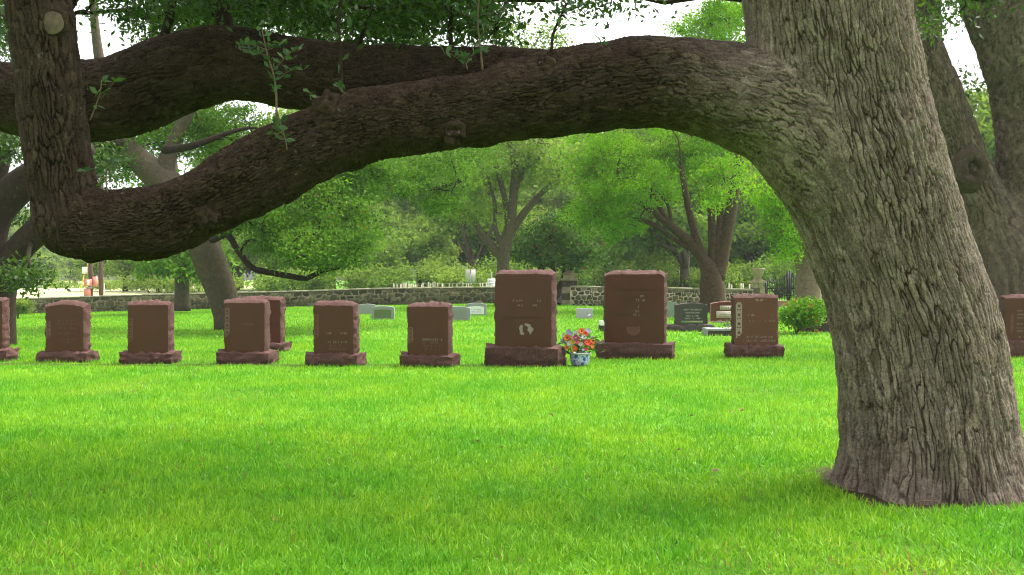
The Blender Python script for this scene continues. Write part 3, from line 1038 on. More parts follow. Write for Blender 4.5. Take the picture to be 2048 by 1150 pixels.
# ------------------------------------------------------------------ trees inside the cemetery
make_tree('oak_tree', 'leaning grey-trunked oak with forked limbs left of centre on the lawn', 33, 452, 
          [[(458, 672, 30), (455, 640, 27), (445, 590, 30), (422, 530, 33), (402, 480, 32), (375, 430, 34), (345, 380, 34), (300, 340, 28), (262, 305, 22), (238, 270, 18), (215, 200, 14), (193, 80, 9), (182, -60, 7), (175, -160, 5)],
           [(345, 385, 26), (330, 340, 20), (345, 290, 15), (372, 235, 13), (400, 170, 11), (430, 40, 8), (440, -120, 5)],
           [(360, 410, 22), (410, 350, 14), (480, 310, 11), (560, 290, 9), (660, 300, 7), (760, 340, 5, 35), (850, 378, 4, 36), (930, 360, 3, 37)],
           [(425, 478, 9, 32.4), (455, 470, 7, 31.5), (478, 505, 6, 31.2), (505, 536, 6, 31), (545, 546, 6, 31), (585, 553, 6, 31), (612, 557, 5.5, 31), (636, 546, 5, 31), (652, 540, 4, 31), (678, 536, 2.5, 31), (705, 520, 1, 31)],
           [(480, 505, 3, 31.2), (500, 480, 3, 31.2), (540, 492, 3, 31.2), (590, 490, 2.5, 31.2), (640, 478, 2, 31.2)],
           [(250, 290, 12), (200, 285, 10, 32), (150, 300, 8, 31)],
           [(330, 300, 9, 32), (390, 290, 7, 31), (450, 268, 5, 31), (500, 256, 3, 31), (545, 262, 1, 31)]],
          [pblob(230, 310, 34, 90, 70, 1.6, 56), pblob(430, 260, 34.5, 120, 70, 1.8, 80), pblob(340, 250, 36, 110, 70, 1.8, 70), pblob(560, 400, 31, 95, 75, 1.6, 62), pblob(480, 430, 32, 70, 50, 1.3, 30), pblob(660, 430, 32, 110, 70, 1.8, 66),
           pblob(620, 500, 30, 75, 40, 1.3, 34), pblob(700, 490, 31, 60, 48, 1.3, 28), pblob(760, 350, 34, 110, 50, 1.8, 52), pblob(860, 340, 36, 95, 45, 1.6, 42), pblob(880, 400, 36, 60, 38, 1.3, 20), pblob(670, 350, 33, 80, 50, 1.5, 36), pblob(950, 310, 38, 70, 40, 1.4, 22),
           pblob(400, 50, 33, 130, 80, 2.5, 48), pblob(620, 40, 34, 160, 90, 2.5, 50), pblob(800, 50, 36, 80, 70, 2, 18), pblob(560, 480, 31, 60, 45, 1.2, 20)],
          M['bark_grey'], M['leaf_oak2'], 11, (.115, .055), .24, 108, 150, .045, sag=.05, odd=.006, ntrunk=2, bark2=M['bark_shade'])  # darker bark on the branches paints their backlit look

make_tree('oak_tree', 'straight slim-trunked oak close to the stone wall on the left', 54, 365,
          [[(364, 622, 17), (364, 590, 14.5), (363, 540, 13.5), (361, 500, 13), (360, 440, 12), (350, 360, 9), (340, 250, 6)], [(361, 480, 8), (330, 420, 6), (290, 370, 4)]],
          [pblob(330, 520, 52, 50, 30, 2.0, 18), pblob(400, 530, 53, 42, 26, 1.8, 16), pblob(330, 420, 54, 90, 70, 3.0, 40), pblob(430, 400, 55, 90, 70, 3., 40)],
          M['bark_grey'], M['leaf_oak2'], 12, (.27, .14), .55, 60, 40, .05)

make_tree('oak_tree', 'dark oak cut off by the left edge with two limbs rising to the right', 25, 5,
          [[(2, 700, 30), (2, 640, 28), (4, 580, 28), (20, 530, 27), (46, 490, 27), (85, 455, 28), (130, 420, 26), (190, 380, 20)],
           [(4, 560, 24), (-14, 500, 26), (-10, 440, 30), (15, 395, 34), (60, 358, 32), (120, 320, 26), (180, 290, 20)],
           [(2, 420, 24), (-4, 360, 18), (8, 310, 14), (10, 250, 12)],
           [(62, 480, 5), (56, 520, 4.5, 24), (62, 552, 4, 24), (48, 560, 3, 24)]],
          [pblob(40, 555, 23, 50, 25, .7, 14), pblob(15, 520, 26, 25, 25, .7, 5), pblob(50, 430, 28, 45, 30, .9, 6), pblob(10, 290, 24, 60, 40, 1.2, 18), pblob(110, 270, 27, 90, 60, 1.5, 24), pblob(20, 90, 26, 90, 90, 1.8, 26), pblob(200, 320, 28, 50, 50, 1.2, 16), pblob(190, 390, 28, 45, 26, 1., 10)],
          M['bark_shade'], M['leaf_oak'], 13, (.12, .055), .22, 60, 50, .03)

make_tree('elm_tree', 'tall grey many-branched tree standing behind the large centre headstone', 55, 1000,
          [[(1002, 625, 19), (1004, 590, 13), (1005, 550, 12.5), (1007, 510, 13), (1013, 480, 13), (1022, 440, 10), (1028, 380, 9), (1030, 330, 8), (1018, 270, 7), (1000, 180, 5)],
           [(1005, 515, 11), (985, 495, 9), (965, 470, 8), (950, 445, 7), (935, 425, 5), (905, 400, 4)],
           [(1010, 490, 10), (1022, 465, 9), (1045, 430, 8), (1075, 395, 6), (1110, 360, 4.5), (1130, 330, 3)],
           [(1018, 455, 8), (1010, 400, 6), (995, 340, 5.5), (985, 300, 4)], [(1028, 385, 7), (1050, 330, 6), (1075, 290, 5), (1110, 220, 4), (1120, 120, 3)],
           [(1008, 500, 6), (990, 455, 5), (990, 410, 4), (975, 350, 3)], [(1030, 345, 5), (1060, 330, 4), (1090, 305, 3)]],
          [pblob(1060, 320, 55, 80, 60, 3, 34), pblob(960, 350, 55, 75, 55, 3, 32), pblob(920, 410, 54, 55, 35, 2.4, 18), pblob(1110, 350, 55, 45, 45, 2, 14), pblob(1000, 430, 57, 50, 40, 2, 12), pblob(1060, 95, 55, 70, 70, 2.2, 16), pblob(985, 70, 55, 40, 60, 2, 8), pblob(1120, 85, 55, 50, 50, 2, 5), pblob(1000, 240, 55, 90, 70, 3, 30)],
          M['bark_grey'], M['leaf_pale'], 14, (.2, .095), .48, 76, 80, .05)

make_tree('crape_myrtle', 'rounded crape myrtle with fanning stems above the wall between the large headstones', 57, 1108,
          [[(1105, 612, 8), (1100, 575, 6), (1085, 545, 5), (1065, 510, 3)], [(1108, 612, 8), (1108, 560, 6), (1105, 520, 4), (1100, 470, 3)], [(1112, 612, 8), (1118, 575, 6), (1138, 545, 4), (1160, 510, 3)], [(1108, 600, 6), (1125, 560, 4), (1130, 510, 3)], [(1105, 600, 6), (1092, 560, 4), (1080, 520, 3)]],
          [pblob(1105, 470, 57, 70, 55, 2, 46), pblob(1060, 500, 57, 45, 35, 1.6, 24), pblob(1160, 505, 56.5, 45, 30, 1.6, 24), pblob(1110, 515, 56, 60, 26, 1.5, 26)],
          M['bark_cedar'], M['leaf_myrtle'], 15, (.22, .11), .38, 56, 50, .04, odd=.01)

make_tree('cedar_tree', 'broad bright green cedar fanning into many reddish trunks right of centre', 47, 1428,
          [[(1426, 640, 34), (1425, 610, 26), (1424, 570, 25), (1420, 540, 20), (1400, 510, 11), (1375, 480, 10), (1345, 455, 9), (1320, 435, 7), (1295, 415, 6), (1270, 400, 4), (1240, 395, 2.5)],
           [(1432, 560, 17), (1442, 520, 15), (1452, 470, 13), (1462, 420, 12), (1470, 370, 11), (1478, 320, 10), (1490, 250, 8)], [(1428, 560, 13), (1425, 510, 9), (1424, 460, 8), (1422, 400, 7), (1425, 330, 6)],
           [(1420, 550, 12), (1400, 500, 9), (1388, 460, 8), (1378, 420, 7), (1370, 380, 6), (1362, 330, 5)], [(1435, 545, 9), (1436, 490, 8), (1440, 440, 7), (1440, 380, 6)], [(1395, 508, 8), (1355, 465, 6), (1325, 425, 5), (1310, 390, 4), (1290, 360, 3)],
           [(1340, 455, 5), (1340, 425, 3.5), (1330, 400, 3), (1305, 378, 2)], [(1405, 505, 6), (1365, 490, 5), (1325, 460, 4), (1298, 445, 5), (1270, 437, 3)]],
          [pblob(1240, 360, 46, 90, 75, 2.2, 74), pblob(1200, 420, 46, 60, 45, 1.6, 34), pblob(1245, 445, 47.5, 45, 30, 1.2, 18), pblob(1340, 310, 48.5, 110, 60, 1.6, 74), pblob(1440, 345, 45, 45, 30, 1.0, 14), pblob(1200, 300, 47, 70, 60, 2, 36), pblob(1440, 265, 49, 100, 70, 1.6, 46), pblob(1420, 60, 47, 75, 90, 2.5, 50), pblob(1470, 20, 47, 70, 90, 2.5, 30), pblob(1430, 390, 44.6, 26, 26, .8, 8), pblob(1335, 385, 49.5, 40, 30, 1.0, 8), pblob(1300, 200, 47, 120, 70, 2.5, 30)],
          M['bark_cedar'], M['leaf_cedar'], 16, (.15, .06), .29, 150, 80, .04, odd=.03, up=.2)

make_tree('cedar_tree', 'cedar with pale gnarled trunk partly hidden by the great oak', 41, 1612,
          [[(1616, 655, 34), (1616, 620, 28), (1616, 580, 26), (1618, 545, 24), (1622, 510, 18), (1634, 470, 13), (1650, 420, 10)], [(1612, 560, 18), (1600, 525, 11), (1585, 490, 9), (1572, 450, 7), (1545, 410, 5), (1525, 380, 3)], [(1616, 545, 14), (1614, 500, 10), (1608, 440, 8)]],
          [pblob(1540, 390, 40.5, 50, 50, 1.3, 26), pblob(1575, 470, 40, 35, 45, 1., 22), pblob(1600, 400, 41, 60, 60, 1.5, 34), pblob(1640, 300, 42, 120, 80, 2.2, 50)],
          M['bark_pale'], M['leaf_cedar'], 17, (.15, .06), .30, 95, 40, .04, odd=.02, up=.2)

# ------------------------------------------------------------------ woods beyond the wall
def archetype(seed, h, w, leafmat, bark, nb, leaf):
    rng = np.random.default_rng(seed)
    fork = h * rng.uniform(.18, .3)
    stems = []
    blobs = []
    for k in range(nb):
        a = 2 * np.pi * (k + rng.random() * .6) / nb
        rr = w * rng.uniform(.25, .62)
        zt = h * rng.uniform(.42, .9)
        e = np.array((math.cos(a) * rr, math.sin(a) * rr, zt))
        p = wobble_path((0, 0, fork * .7), e, 10, .08, rng, .02)
        stems.append((p, np.linspace(h * .016, h * .004, 10)))
        blobs.append((*e, w * rng.uniform(.26, .4), w * rng.uniform(.26, .4), h * rng.uniform(.12, .2), int(rng.integers(26, 40))))
    blobs.append((0, 0, h * .75, w * .4, w * .4, h * .2, 34))
    for k in range(6):
        a = rng.uniform(0, 6.28); blobs.append((math.cos(a) * w * .7, math.sin(a) * w * .7, h * rng.uniform(.28, .45), w * .25, w * .25, h * .12, 14))
    stems.insert(0, (np.array([[0, 0, -.4], [.05, 0, fork * .3], [0, .1, fork * .7], [.1, 0, fork * 1.2]]), np.array([h * .04, h * .03, h * .026, h * .022])))
    cm, cen = crown_mesh('crown', blobs, rng, leaf, w * .062, 58, .6, .6, .1, 0.)
    bmx = branch_mesh('trunk', stems, cen, rng, 40, .07, 5)
    cm.materials.append(leafmat); bmx.materials.append(bark)
    return bmx, cm


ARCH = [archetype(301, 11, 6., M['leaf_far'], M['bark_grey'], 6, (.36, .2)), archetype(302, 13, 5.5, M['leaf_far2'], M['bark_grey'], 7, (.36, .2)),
        archetype(303, 9, 6.5, M['leaf_far'], M['bark_shade'], 5, (.34, .19)), archetype(304, 7, 4.5, M['leaf_far2'], M['bark_shade'], 5, (.28, .16))]


def far_tree(px, d, arch, sc, rot, name, label, group):
    g = G(px, d)
    t = thing(name, label, 'tree', tuple(g), rot, group)
    t.scale = (sc, sc, sc)
    a, b = ARCH[arch]
    obj('trunk', a, None, t); obj('crown', b, None, t)
    return t


LM = [(130, 'peaked headstone'), (300, 'plain-faced headstone'), (495, 'overlapping headstone pair'), (672, 'faint-lined headstone'), (860, 'headstone beside the emblem stone'),
      (1050, 'tall emblem headstone'), (1160, 'potted flowers'), (1270, 'tall dark-lettered headstone'), (1385, 'dark green headstone'), (1510, 'carved-panel headstone'), (1600, 'lantana bush'), (1800, 'great oak trunk')]
USED = {}


def beside(px, what, rel):
    """a phrase that places a thing by the nearest landmark in the photograph"""
    c, nm = min(LM, key=lambda q: abs(q[0] - px))
    side = 'straight' if abs(px - c) < 14 else ('left' if px < c else 'right')
    ph = {'straight': 'directly %s the' % rel, 'left': '%s and left of the' % rel, 'right': '%s and right of the' % rel}[side]
    lab = '%s %s %s' % (what, ph, nm)
    return lab


WL = 'hazy green tree in the dense woods beyond the stone wall'
WG = 'trees of the woods beyond the wall'
rr = random.Random(5)
for px, d, a, sc in [(430, 118, 2, 1.0), (520, 96, 0, .85), (600, 84, 2, .95), (655, 100, 1, .8), (700, 86, 2, .8), (745, 92, 2, .9), (800, 110, 0, .9), (850, 95, 3, 1.0), (905, 104, 1, .85), (945, 82, 0, 1.0),
                     (1040, 92, 3, 1.1), (1090, 110, 0, 1.0), (1150, 88, 3, 1.0), (1205, 96, 0, .95), (1260, 84, 3, 1.1), (1310, 100, 1, 1.0), (1370, 74, 0, 1.1), (1430, 96, 3, 1.2), (1500, 84, 0, 1.0), (1560, 90, 1, 1.0), (1640, 86, 3, 1.2),
                     (1720, 80, 0, 1.2), (1830, 76, 1, 1.15), (1925, 82, 0, 1.1), (1990, 74, 1, 1.2), (2080, 80, 0, 1.3), (480, 150, 1, 1.1), (570, 140, 0, 1.1), (660, 135, 1, 1.15), (770, 140, 0, 1.25), (880, 136, 1, 1.2), (1000, 135, 0, 1.3), (1120, 138, 1, 1.2), (1230, 130, 0, 1.3), (1350, 132, 1, 1.3), (1460, 130, 0, 1.3), (1580, 130, 1, 1.3), (1950, 120, 1, 1.3),
                     *[(470 + 62 * k, 104 + 9 * ((k * 7) % 3), k % 2, 1.32 + .12 * ((k * 5) % 4)) for k in range(18)], (1760, 112, 1, 1.5), (1880, 118, 0, 1.4), (2010, 108, 1, 1.5)]:
    far_tree(px, d, a, sc, rr.uniform(0, 6.28), 'woodland_tree', WL, WG)
HL = 'distant blue-hazed tree along the far side of the pale field'
HG = 'trees across the far field'
for px, d, a, sc in [(60, 230, 0, 1.5), (110, 210, 2, 1.2), (150, 240, 0, 1.6), (200, 225, 1, 1.3), (245, 170, 2, .95), (290, 175, 3, 1.3), (330, 160, 2, 1.0), (375, 165, 0, 1.1), (20, 200, 1, 1.2), (-40, 190, 0, 1.2), (90, 190, 3, .9), (140, 200, 3, .8), (420, 170, 1, 1.1), (180, 300, 1, 2.2), (60, 320, 0, 2.4), (300, 300, 1, 2.2)]:
    far_tree(px, d, a, sc, rr.uniform(0, 6.28), 'field_tree', HL, HG)
far_tree(250, 112, 2, .95, 1., 'field_tree', 'green spreading tree just beyond the wall right of the utility poles', None)
far_tree(318, 100, 2, .8, 2., 'field_tree', 'dark-trunked tree beyond the wall next to the slim oak', None)

# low scrub along the far field edge and behind the wall
def shrub(name, label, px, d, w, h, mat, seed, leaf, nc=16, group=None, per=30, z=None, cr=None):
    rng = np.random.default_rng(seed)
    g = G(px, d)
    t = thing(name, label, 'shrub', tuple(g), 0, group)
    blobs = [(rng.uniform(-.3, .3) * w, rng.uniform(-.2, .2) * w, h * rng.uniform(.35, .7), w * .36, w * .3, h * .33, nc) for _ in range(4)]
    me, cen = crown_mesh('foliage', blobs, rng, leaf, cr or w * .09, per, .6, .8, 0., 0.)
    obj('foliage', me, mat, t)
    stems = [(wobble_path((0, 0, -.05), (rng.uniform(-.3, .3) * w, rng.uniform(-.2, .2) * w, h * .6), 6, .06, rng), np.linspace(.02, .006, 6) * max(1, h)) for _ in range(4)]
    obj('stem', branch_mesh('stem', stems, cen, rng, 14, .015, 4), M['bark_grey'], t)
    return t


rr = random.Random(9)
for k, (px, d, w, h) in enumerate([(20, 150, 5, 1.0), (80, 160, 6, .9), (140, 155, 6, .9), (215, 130, 5, 1.0), (262, 120, 5, 1.2), (300, 96, 5, 1.6), (345, 94, 4, 1.5), (400, 92, 5, 1.7), (450, 88, 4, 1.5)]):
    shrub('scrub_bush', beside(px, 'pale field-edge scrub bush', 'far behind'), px, d, w, h, M['leaf_far2'], 700 + k, (.22, .12), 14, 'scrub along the field')
for k, px in enumerate([560, 640, 720, 800, 870, 930, 1000, 1060, 1130, 1190, 1250, 1310, 1370, 1440, 1500, 1560, 1620, 1700]):
    d = rr.uniform(70, 76)
    shrub('understorey_bush', beside(px, 'leafy bush past the wall', 'behind'), px, d, rr.uniform(3.5, 5), rr.uniform(1.8, 3.2), M['leaf_far2'] if k % 3 else M['leaf_far'], 740 + k, (.2, .11), 22, 'bushes at the foot of the woods', 36)

# ------------------------------------------------------------------ stone walls
def stone_wall(name, label, x0, y0, x1, y1, h, rows, cols, seed, z0, z1, thick=.42, coping=1.15, mortar='mortar'):
    rng = np.random.default_rng(seed)
    Lw = math.hypot(x1 - x0, y1 - y0)
    rz = math.atan2(y1 - y0, x1 - x0)
    t = thing(name, label, 'wall', (x0, y0, 0), rz)
    n = 60
    xs = np.linspace(0, Lw, n)
    gx, gy = x0 + (x1 - x0) * xs / Lw, y0 + (y1 - y0) * xs / Lw
    base = np.interp(xs / Lw, z0[0], z0[1]); top = np.interp(xs / Lw, z1[0], z1[1])
    mb = MB()
    sec = lambda i: [(xs[i], 0, base[i] - .4), (xs[i], 0, top[i]), (xs[i], thick, top[i]), (xs[i], thick, base[i] - .4)]
    vv = np.array([sec(i) for i in range(n)]).reshape(-1, 3)
    mb.add(vv, gridfaces(n, 4, True)); mb.add(vv[:4], [(0, 1, 2, 3)]); mb.add(vv[-4:], [(3, 2, 1, 0)])
    mb.build('mortar_core', M[mortar], t)
    # irregular fieldstones: jittered brick lattice
    nodes = {}
    def node(i, j2):
        key = (i, j2)
        if key not in nodes:
            jx = rng.uniform(-.27, .27) * (1 if j2 % 2 else .8); jz = rng.uniform(-.40, .40) if 0 < i < rows else 0
            nodes[key] = ((j2 / 2 + jx), i + jz)
        return nodes[key]
    cw = Lw / cols
    for i in range(rows):
        for j in range(cols):
            o2 = 2 * j + (i % 2)
            ring = [node(i, o2), node(i, o2 + 1), node(i, o2 + 2), node(i + 1, o2 + 2), node(i + 1, o2 + 1), node(i + 1, o2)]
            ring = np.array(ring)
            ring[:, 0] *= cw
            if ring[:, 0].max() > Lw or ring[:, 0].min() < 0:
                ring[:, 0] = np.clip(ring[:, 0], 0, Lw)
            b = np.interp(ring[:, 0], xs, base); tp = np.interp(ring[:, 0], xs, top)
            ring[:, 1] = b - .06 + (tp - b + .04) * ring[:, 1] / rows
            c = ring.mean(0)
            sh = rng.uniform(.84, 1.0)
            q = c + (ring - c) * sh
            if np.ptp(q[:, 0]) < .08: continue
            # round the corners: 10 points
            m = (q + np.roll(q, -1, 0)) / 2
            q2 = []
            for a, bb in zip(q * .86 + c * .14, m):
                q2 += [a, bb * .98 + c * .02]
            q2 = np.array(q2[:])
            e = rng.uniform(.02, .06)
            k = len(q2)
            v0 = np.column_stack([q2[:, 0], np.full(k, .02), q2[:, 1]])
            v1 = np.column_stack([(c + (q2 - c) * .93)[:, 0], -e * rng.uniform(.5, .9, k), (c + (q2 - c) * .93)[:, 1]])
            v2 = np.column_stack([(c + (q2 - c) * .5)[:, 0], -e * rng.uniform(.9, 1.5, k), (c + (q2 - c) * .5)[:, 1]])
            vs = np.concatenate([v0, v1, v2]); org = np.array((c[0], 0, c[1]))
            fs = [gridfaces(3, k, True), np.array([[2 * k + a for a in range(k)]])]
            obj('stone', mesh_from('stone', vs - org, fs, False), M['rock'], t, tuple(org))
    ncp = max(2, int(Lw / coping))
    for j in range(ncp):
        a, b = Lw * j / ncp + .006, Lw * (j + 1) / ncp - .006
        za, zb = np.interp(a, xs, top), np.interp(b, xs, top)
        dz = rng.uniform(-.008, .012)
        yf, yb = -.05 + rng.uniform(-.015, .015), thick + .05
        th = .07
        vs = np.array([(a, yf, za + .002), (b, yf, zb + .002), (b, yb, zb + .002), (a, yb, za + .002), (a, yf + .02, za + th + dz), (b, yf + .02, zb + th + dz), (b, yb, zb + th + dz), (a, yb, za + th + dz)])
        org = np.array((a, 0, za))
        obj('coping_slab', mesh_from('coping_slab', vs - org, [np.array([(0, 3, 2, 1), (4, 5, 6, 7), (0, 1, 5, 4), (1, 2, 6, 5), (2, 3, 7, 6), (3, 0, 4, 7)])]), M['coping'], t, tuple(org))
    return t


def wz(px, py, d):
    return float(P(px, py, d)[2])


xa, xb = P(-45, 0, 62.3)[0], P(1112, 0, 62.3)[0]
tpx = [(-45, 600), (50, 596), (250, 589.5), (380, 586), (600, 581), (760, 575.5), (990, 573), (1112, 571)]
bpx = [(-45, 630), (50, 628), (250, 624), (380, 616), (600, 613), (760, 609), (990, 607), (1112, 607)]
cv = lambda lst, d, off=0.: ([(p[0] - lst[0][0]) / (lst[-1][0] - lst[0][0]) for p in lst], [wz(p[0], p[1], d) + off for p in lst])
stone_wall('fieldstone_wall', 'long mossy fieldstone wall running along the back left of the lawn', xa, 62.2, xb, 62.2, 1., 4, 72, 41, cv(bpx, 62.2), cv(tpx, 62.2, -.07), mortar='mortar_dark')
xa, xb = P(1141, 0, 55)[0], P(1507, 0, 55)[0]
tpx = [(1141, 571), (1300, 574), (1507, 578)]
bpx = [(1141, 613), (1300, 613), (1507, 613)]
stone_wall('fieldstone_wall', 'shorter pale-jointed fieldstone wall between the stile pillar and the gate', xa, 55, xb, 55, 1.05, 5, 34, 42, cv(bpx, 55), cv(tpx, 55, -.07), coping=1.5)
xa, xb = P(1652, 0, 55)[0], P(2150, 0, 55)[0]
stone_wall('fieldstone_wall', 'fieldstone wall continuing beyond the gate behind the great oak', xa, 55, xb, 55, 1.05, 4, 34, 43, ([0, 1], [0, 0.]), ([0, 1], [1.02, 1.02]), coping=1.5)

# stile: steps up to the wall beside a capped pillar
sb = P(1124, 610, 56.5)
st = thing('stone_stile', 'grey stone steps climbing over the wall beside the capped pillar', 'steps', (sb[0], 56.5, sb[2]))
for k in range(8):
    rise = (603 - 569) / 8 * 56.5 / F
    z = .16 + rise * k
    mb = MB(); mb.box((0, .08 * k + .9 - .4, z - .02 + rise * .5), (.72, .5, rise * .62))
    mb.build('tread', M['step'], st)
    mb = MB(); mb.box((0, .08 * k + .95 - .4, z - rise * .2), (.70, .46, rise * .5 - .004))
    mb.build('riser', M['mortar'] if k == 0 else M['black_rough'], st)
mb = MB(); mb.box((0, .75, -.05), (.74, .5, .36)); mb.build('footing', M['pillar'], st)


def rough_box(c, s, seed, amp=.025, n=6):
    """box with worn, uneven faces"""
    vs, fs = [], []
    off = 0
    g = np.linspace(-.5, .5, n)
    A, B = np.meshgrid(g, g)
    for ax in range(3):
        for sg in (-.5, .5):
            p = np.zeros((n, n, 3))
            p[..., ax] = sg; p[..., (ax + 1) % 3] = A; p[..., (ax + 2) % 3] = B
            f = gridfaces(n, n, False)
            if sg < 0: f = f[:, ::-1]
            vs.append(p.reshape(-1, 3)); fs.append(f + off); off += n * n
    v = np.concatenate(vs)
    q = v * np.array(s)
    d = np.stack([vn3(q * 6 + seed, seed + 1), vn3(q * 6 + 9 + seed, seed + 2), vn3(q * 6 + 21 + seed, seed + 3)], -1)
    return q + d * amp + np.array(c), np.concatenate(fs)


pb = P(1139, 612, 56)
pl_ = thing('gate_pillar', 'squat stone pillar with stepped pagoda cap beside the stile', 'pillar', (pb[0], 56.3, pb[2]))
for k in range(4):
    v, f = rough_box((0, 0, .15 + .33 * k), (.74 - .0 * k, .7, .32), 60 + k)
    obj('stone', mesh_from('stone', v, [f]), M['rock'] if k % 2 else M['pillar'], pl_)
mb = MB()
v, f = rough_box((0, 0, 1.36), (.86, .8, .12), 70, .012); mb.add(v, f)
mb.build('cap_slab', M['pillar'], pl_)
mb = MB(); v, f = rough_box((0, 0, 1.5), (.62, .6, .22), 71, .015); mb.add(v, f); mb.build('cap_block', M['pillar'], pl_)
mb = MB(); mb.lathe((0, 0, 1.6), [(.0, 0), (.42, 0), (.44, .05), (.3, .10), (.2, .16), (.08, .22), (.0, .23)], 8); mb.build('cap_top', M['pillar'], pl_)

# gate pillars with urn and wrought-iron gate
def urn_pillar(px0, px1, d, label, urn, zt):
    x0, x1 = P(px0, 0, d)[0], P(px1, 0, d)[0]
    w = x1 - x0
    t = thing('gate_pillar', label, 'pillar', ((x0 + x1) / 2, d + w / 2, .05))
    nst = 5
    for k in range(nst):
        for sx in (-.25, .25):
            sh = .08 * (1 if k % 2 else -1)
            v, f = rough_box((sx * w + sh * w * .5, 0, (zt - .15) * (k + .5) / nst), (w * .48 - abs(sh) * 0, w, (zt - .15) / nst - .015), 80 + k * 2 + int(sx * 4), .018, 5)
            obj('stone', mesh_from('stone', v, [f]), M['rock'] if (k + (sx > 0)) % 3 == 0 else M['pillar'], t)
    mb = MB(); v, f = rough_box((0, 0, zt - .09), (w * 1.16, w * 1.16, .11), 95, .008); mb.add(v, f); mb.build('cap_slab', M['pillar'], t)
    mb = MB(); v, f = rough_box((0, 0, zt + .02), (w * .72, w * .72, .1), 96, .006); mb.add(v, f); mb.build('plinth', M['pillar'], t)
    if urn:
        mb = MB(); r = w * .52
        mb.lathe((0, 0, zt + .07), [(.0, 0), (r * .55, 0), (r * .5, .05), (r * .75, .14), (r * .92, .28), (r * .98, .42), (r * 1.12, .47), (r * 1.12, .53), (r * .9, .53), (r * .8, .45), (0, .43)], 20)
        mb.build('urn', M['pillar'], t, True)
    return t


urn_pillar(1507, 1530, 55, 'tan stone gate pillar topped by a carved urn', True, 1.45)
urn_pillar(1628, 1651, 55, 'tan stone gate pillar showing beside the great oak', False, 1.42)


def gate_leaf(pa, pb_, d, label, mirror):
    x0, x1 = P(pa, 0, d)[0], P(pb_, 0, d)[0]
    z0 = .12
    w = x1 - x0
    t = thing('iron_gate', label, 'gate', (x0, d, z0))
    prof = lambda u: 1.36 + (-.10 * math.sin(u * math.pi * .75) + .42 * u ** 2.2)
    uu = (lambda u: 1 - u) if mirror else (lambda u: u)
    for k, ux in enumerate((0.0, 1.0)):
        top = prof(uu(ux)) + (.12 if uu(ux) > .5 else .0)
        mb = MB(); mb.box((ux * w, 0, top / 2), (.10 if uu(ux) < .5 else .09, .09, top)); mb.build('gate_post', M['iron'], t)
    nb = 13
    for k in range(1, nb):
        u = k / nb
        top = prof(uu(u)) + .05
        mb = MB(); mb.tube(np.array([(u * w, 0, .05), (u * w, 0, top * .5), (u * w, 0, top - .03), (u * w, 0, top + .05)]), np.array([.016, .016, .016, .001]), 5); mb.build('bar', M['iron'], t)
    for z in (.12, .95):
        mb = MB(); mb.box((w / 2, .012, z), (w, .02, .045)); mb.build('rail', M['iron'], t)
    us = np.linspace(0, 1, 14)
    mb = MB(); mb.tube(np.array([(u * w, .012, prof(uu(u)) - .05) for u in us]), np.full(14, .022), 5); mb.build('rail', M['iron'], t)
    if not mirror:
        mb = MB(); mb.box((w * .97, -.05, .62), (.22, .05, .10)); mb.build('latch', M['iron'], t)
    return t


gate_leaf(1532, 1576, 55.3, 'left leaf of the black wrought-iron gate beside the urn pillar', False)
gate_leaf(1580, 1625, 55.3, 'right leaf of the black wrought-iron gate half hidden by the pale cedar trunk', True)

# ------------------------------------------------------------------ beyond-wall furniture
def pole(px, d, hw, label, zb):
    g = P(px, 0, d)
    t = thing('utility_pole', label, 'pole', (g[0], d, zb))
    r = hw * d / F
    mb = MB(); mb.tube(np.array([(0, 0, -.3), (0, 0, 2), (.01, 0, 4), (.02, 0, 9)]), np.array([r * 1.08, r * 1.02, r, r * .8]), 14)
    mb.build('shaft', M['pole'], t, True)
    return t


dp = 70.
zp = .34
t = pole(181.5, dp, 4.2, 'brown utility pole with faded red meter box and white cabinet', zp)
s = dp / F
def pbox(nm, x0, x1, y0, y1, mat, dep=.3, yo=-.2):
    a, b = P(x0, y1, dp), P(x1, y0, dp)
    mb = MB(); mb.box(((a[0] + b[0]) / 2 - t.location.x, yo, (a[2] + b[2]) / 2 - zp), (b[0] - a[0], dep, b[2] - a[2]))
    return mb.build(nm, mat, t)
pbox('meter_box', 174, 187, 558, 572, M['box_pink'], .35, -.32)
pbox('meter_box', 187.5, 195, 553, 573, M['box_pink'], .3, -.1)
pbox('conduit', 173, 184, 577, 592, M['box_pink'], .25, -.3)
pbox('cabinet', 169, 177, 534, 548, M['box_white'], .25, -.3)
pbox('bracket', 178, 187, 573, 577, M['steel'], .2, -.3)
pbox('label_plate', 180, 185, 560, 570, M['box_white'], .02, -.52)
mb = MB(); a, b = P(168.5, 583, dp) - np.array(t.location), P(173, 550, dp) - np.array(t.location)
mb.tube(np.array([a + (0, -.6, 0), (a + b) / 2 + (0, -.5, 0), b + (0, -.4, 0)]), np.array([.03, .03, .03]), 6); mb.build('guy_guard', M['yellow'], t)
mb = MB(); a, b = P(178.3, 545, dp) - np.array(t.location), P(178, 470, dp) - np.array(t.location)
mb.tube(np.array([a + (0, -.25, 0), b + (0, -.25, 0)]), np.array([.02, .02]), 6); mb.build('guy_guard', M['yellow'], t)
t = pole(202, 70.5, 4.0, 'plain dark utility pole just right of the one with the boxes', .34)
mb = MB(); mb.box((.22, -.05, .55), (.05, .03, .8)); mb.build('marker_strip', M['box_white'], t)


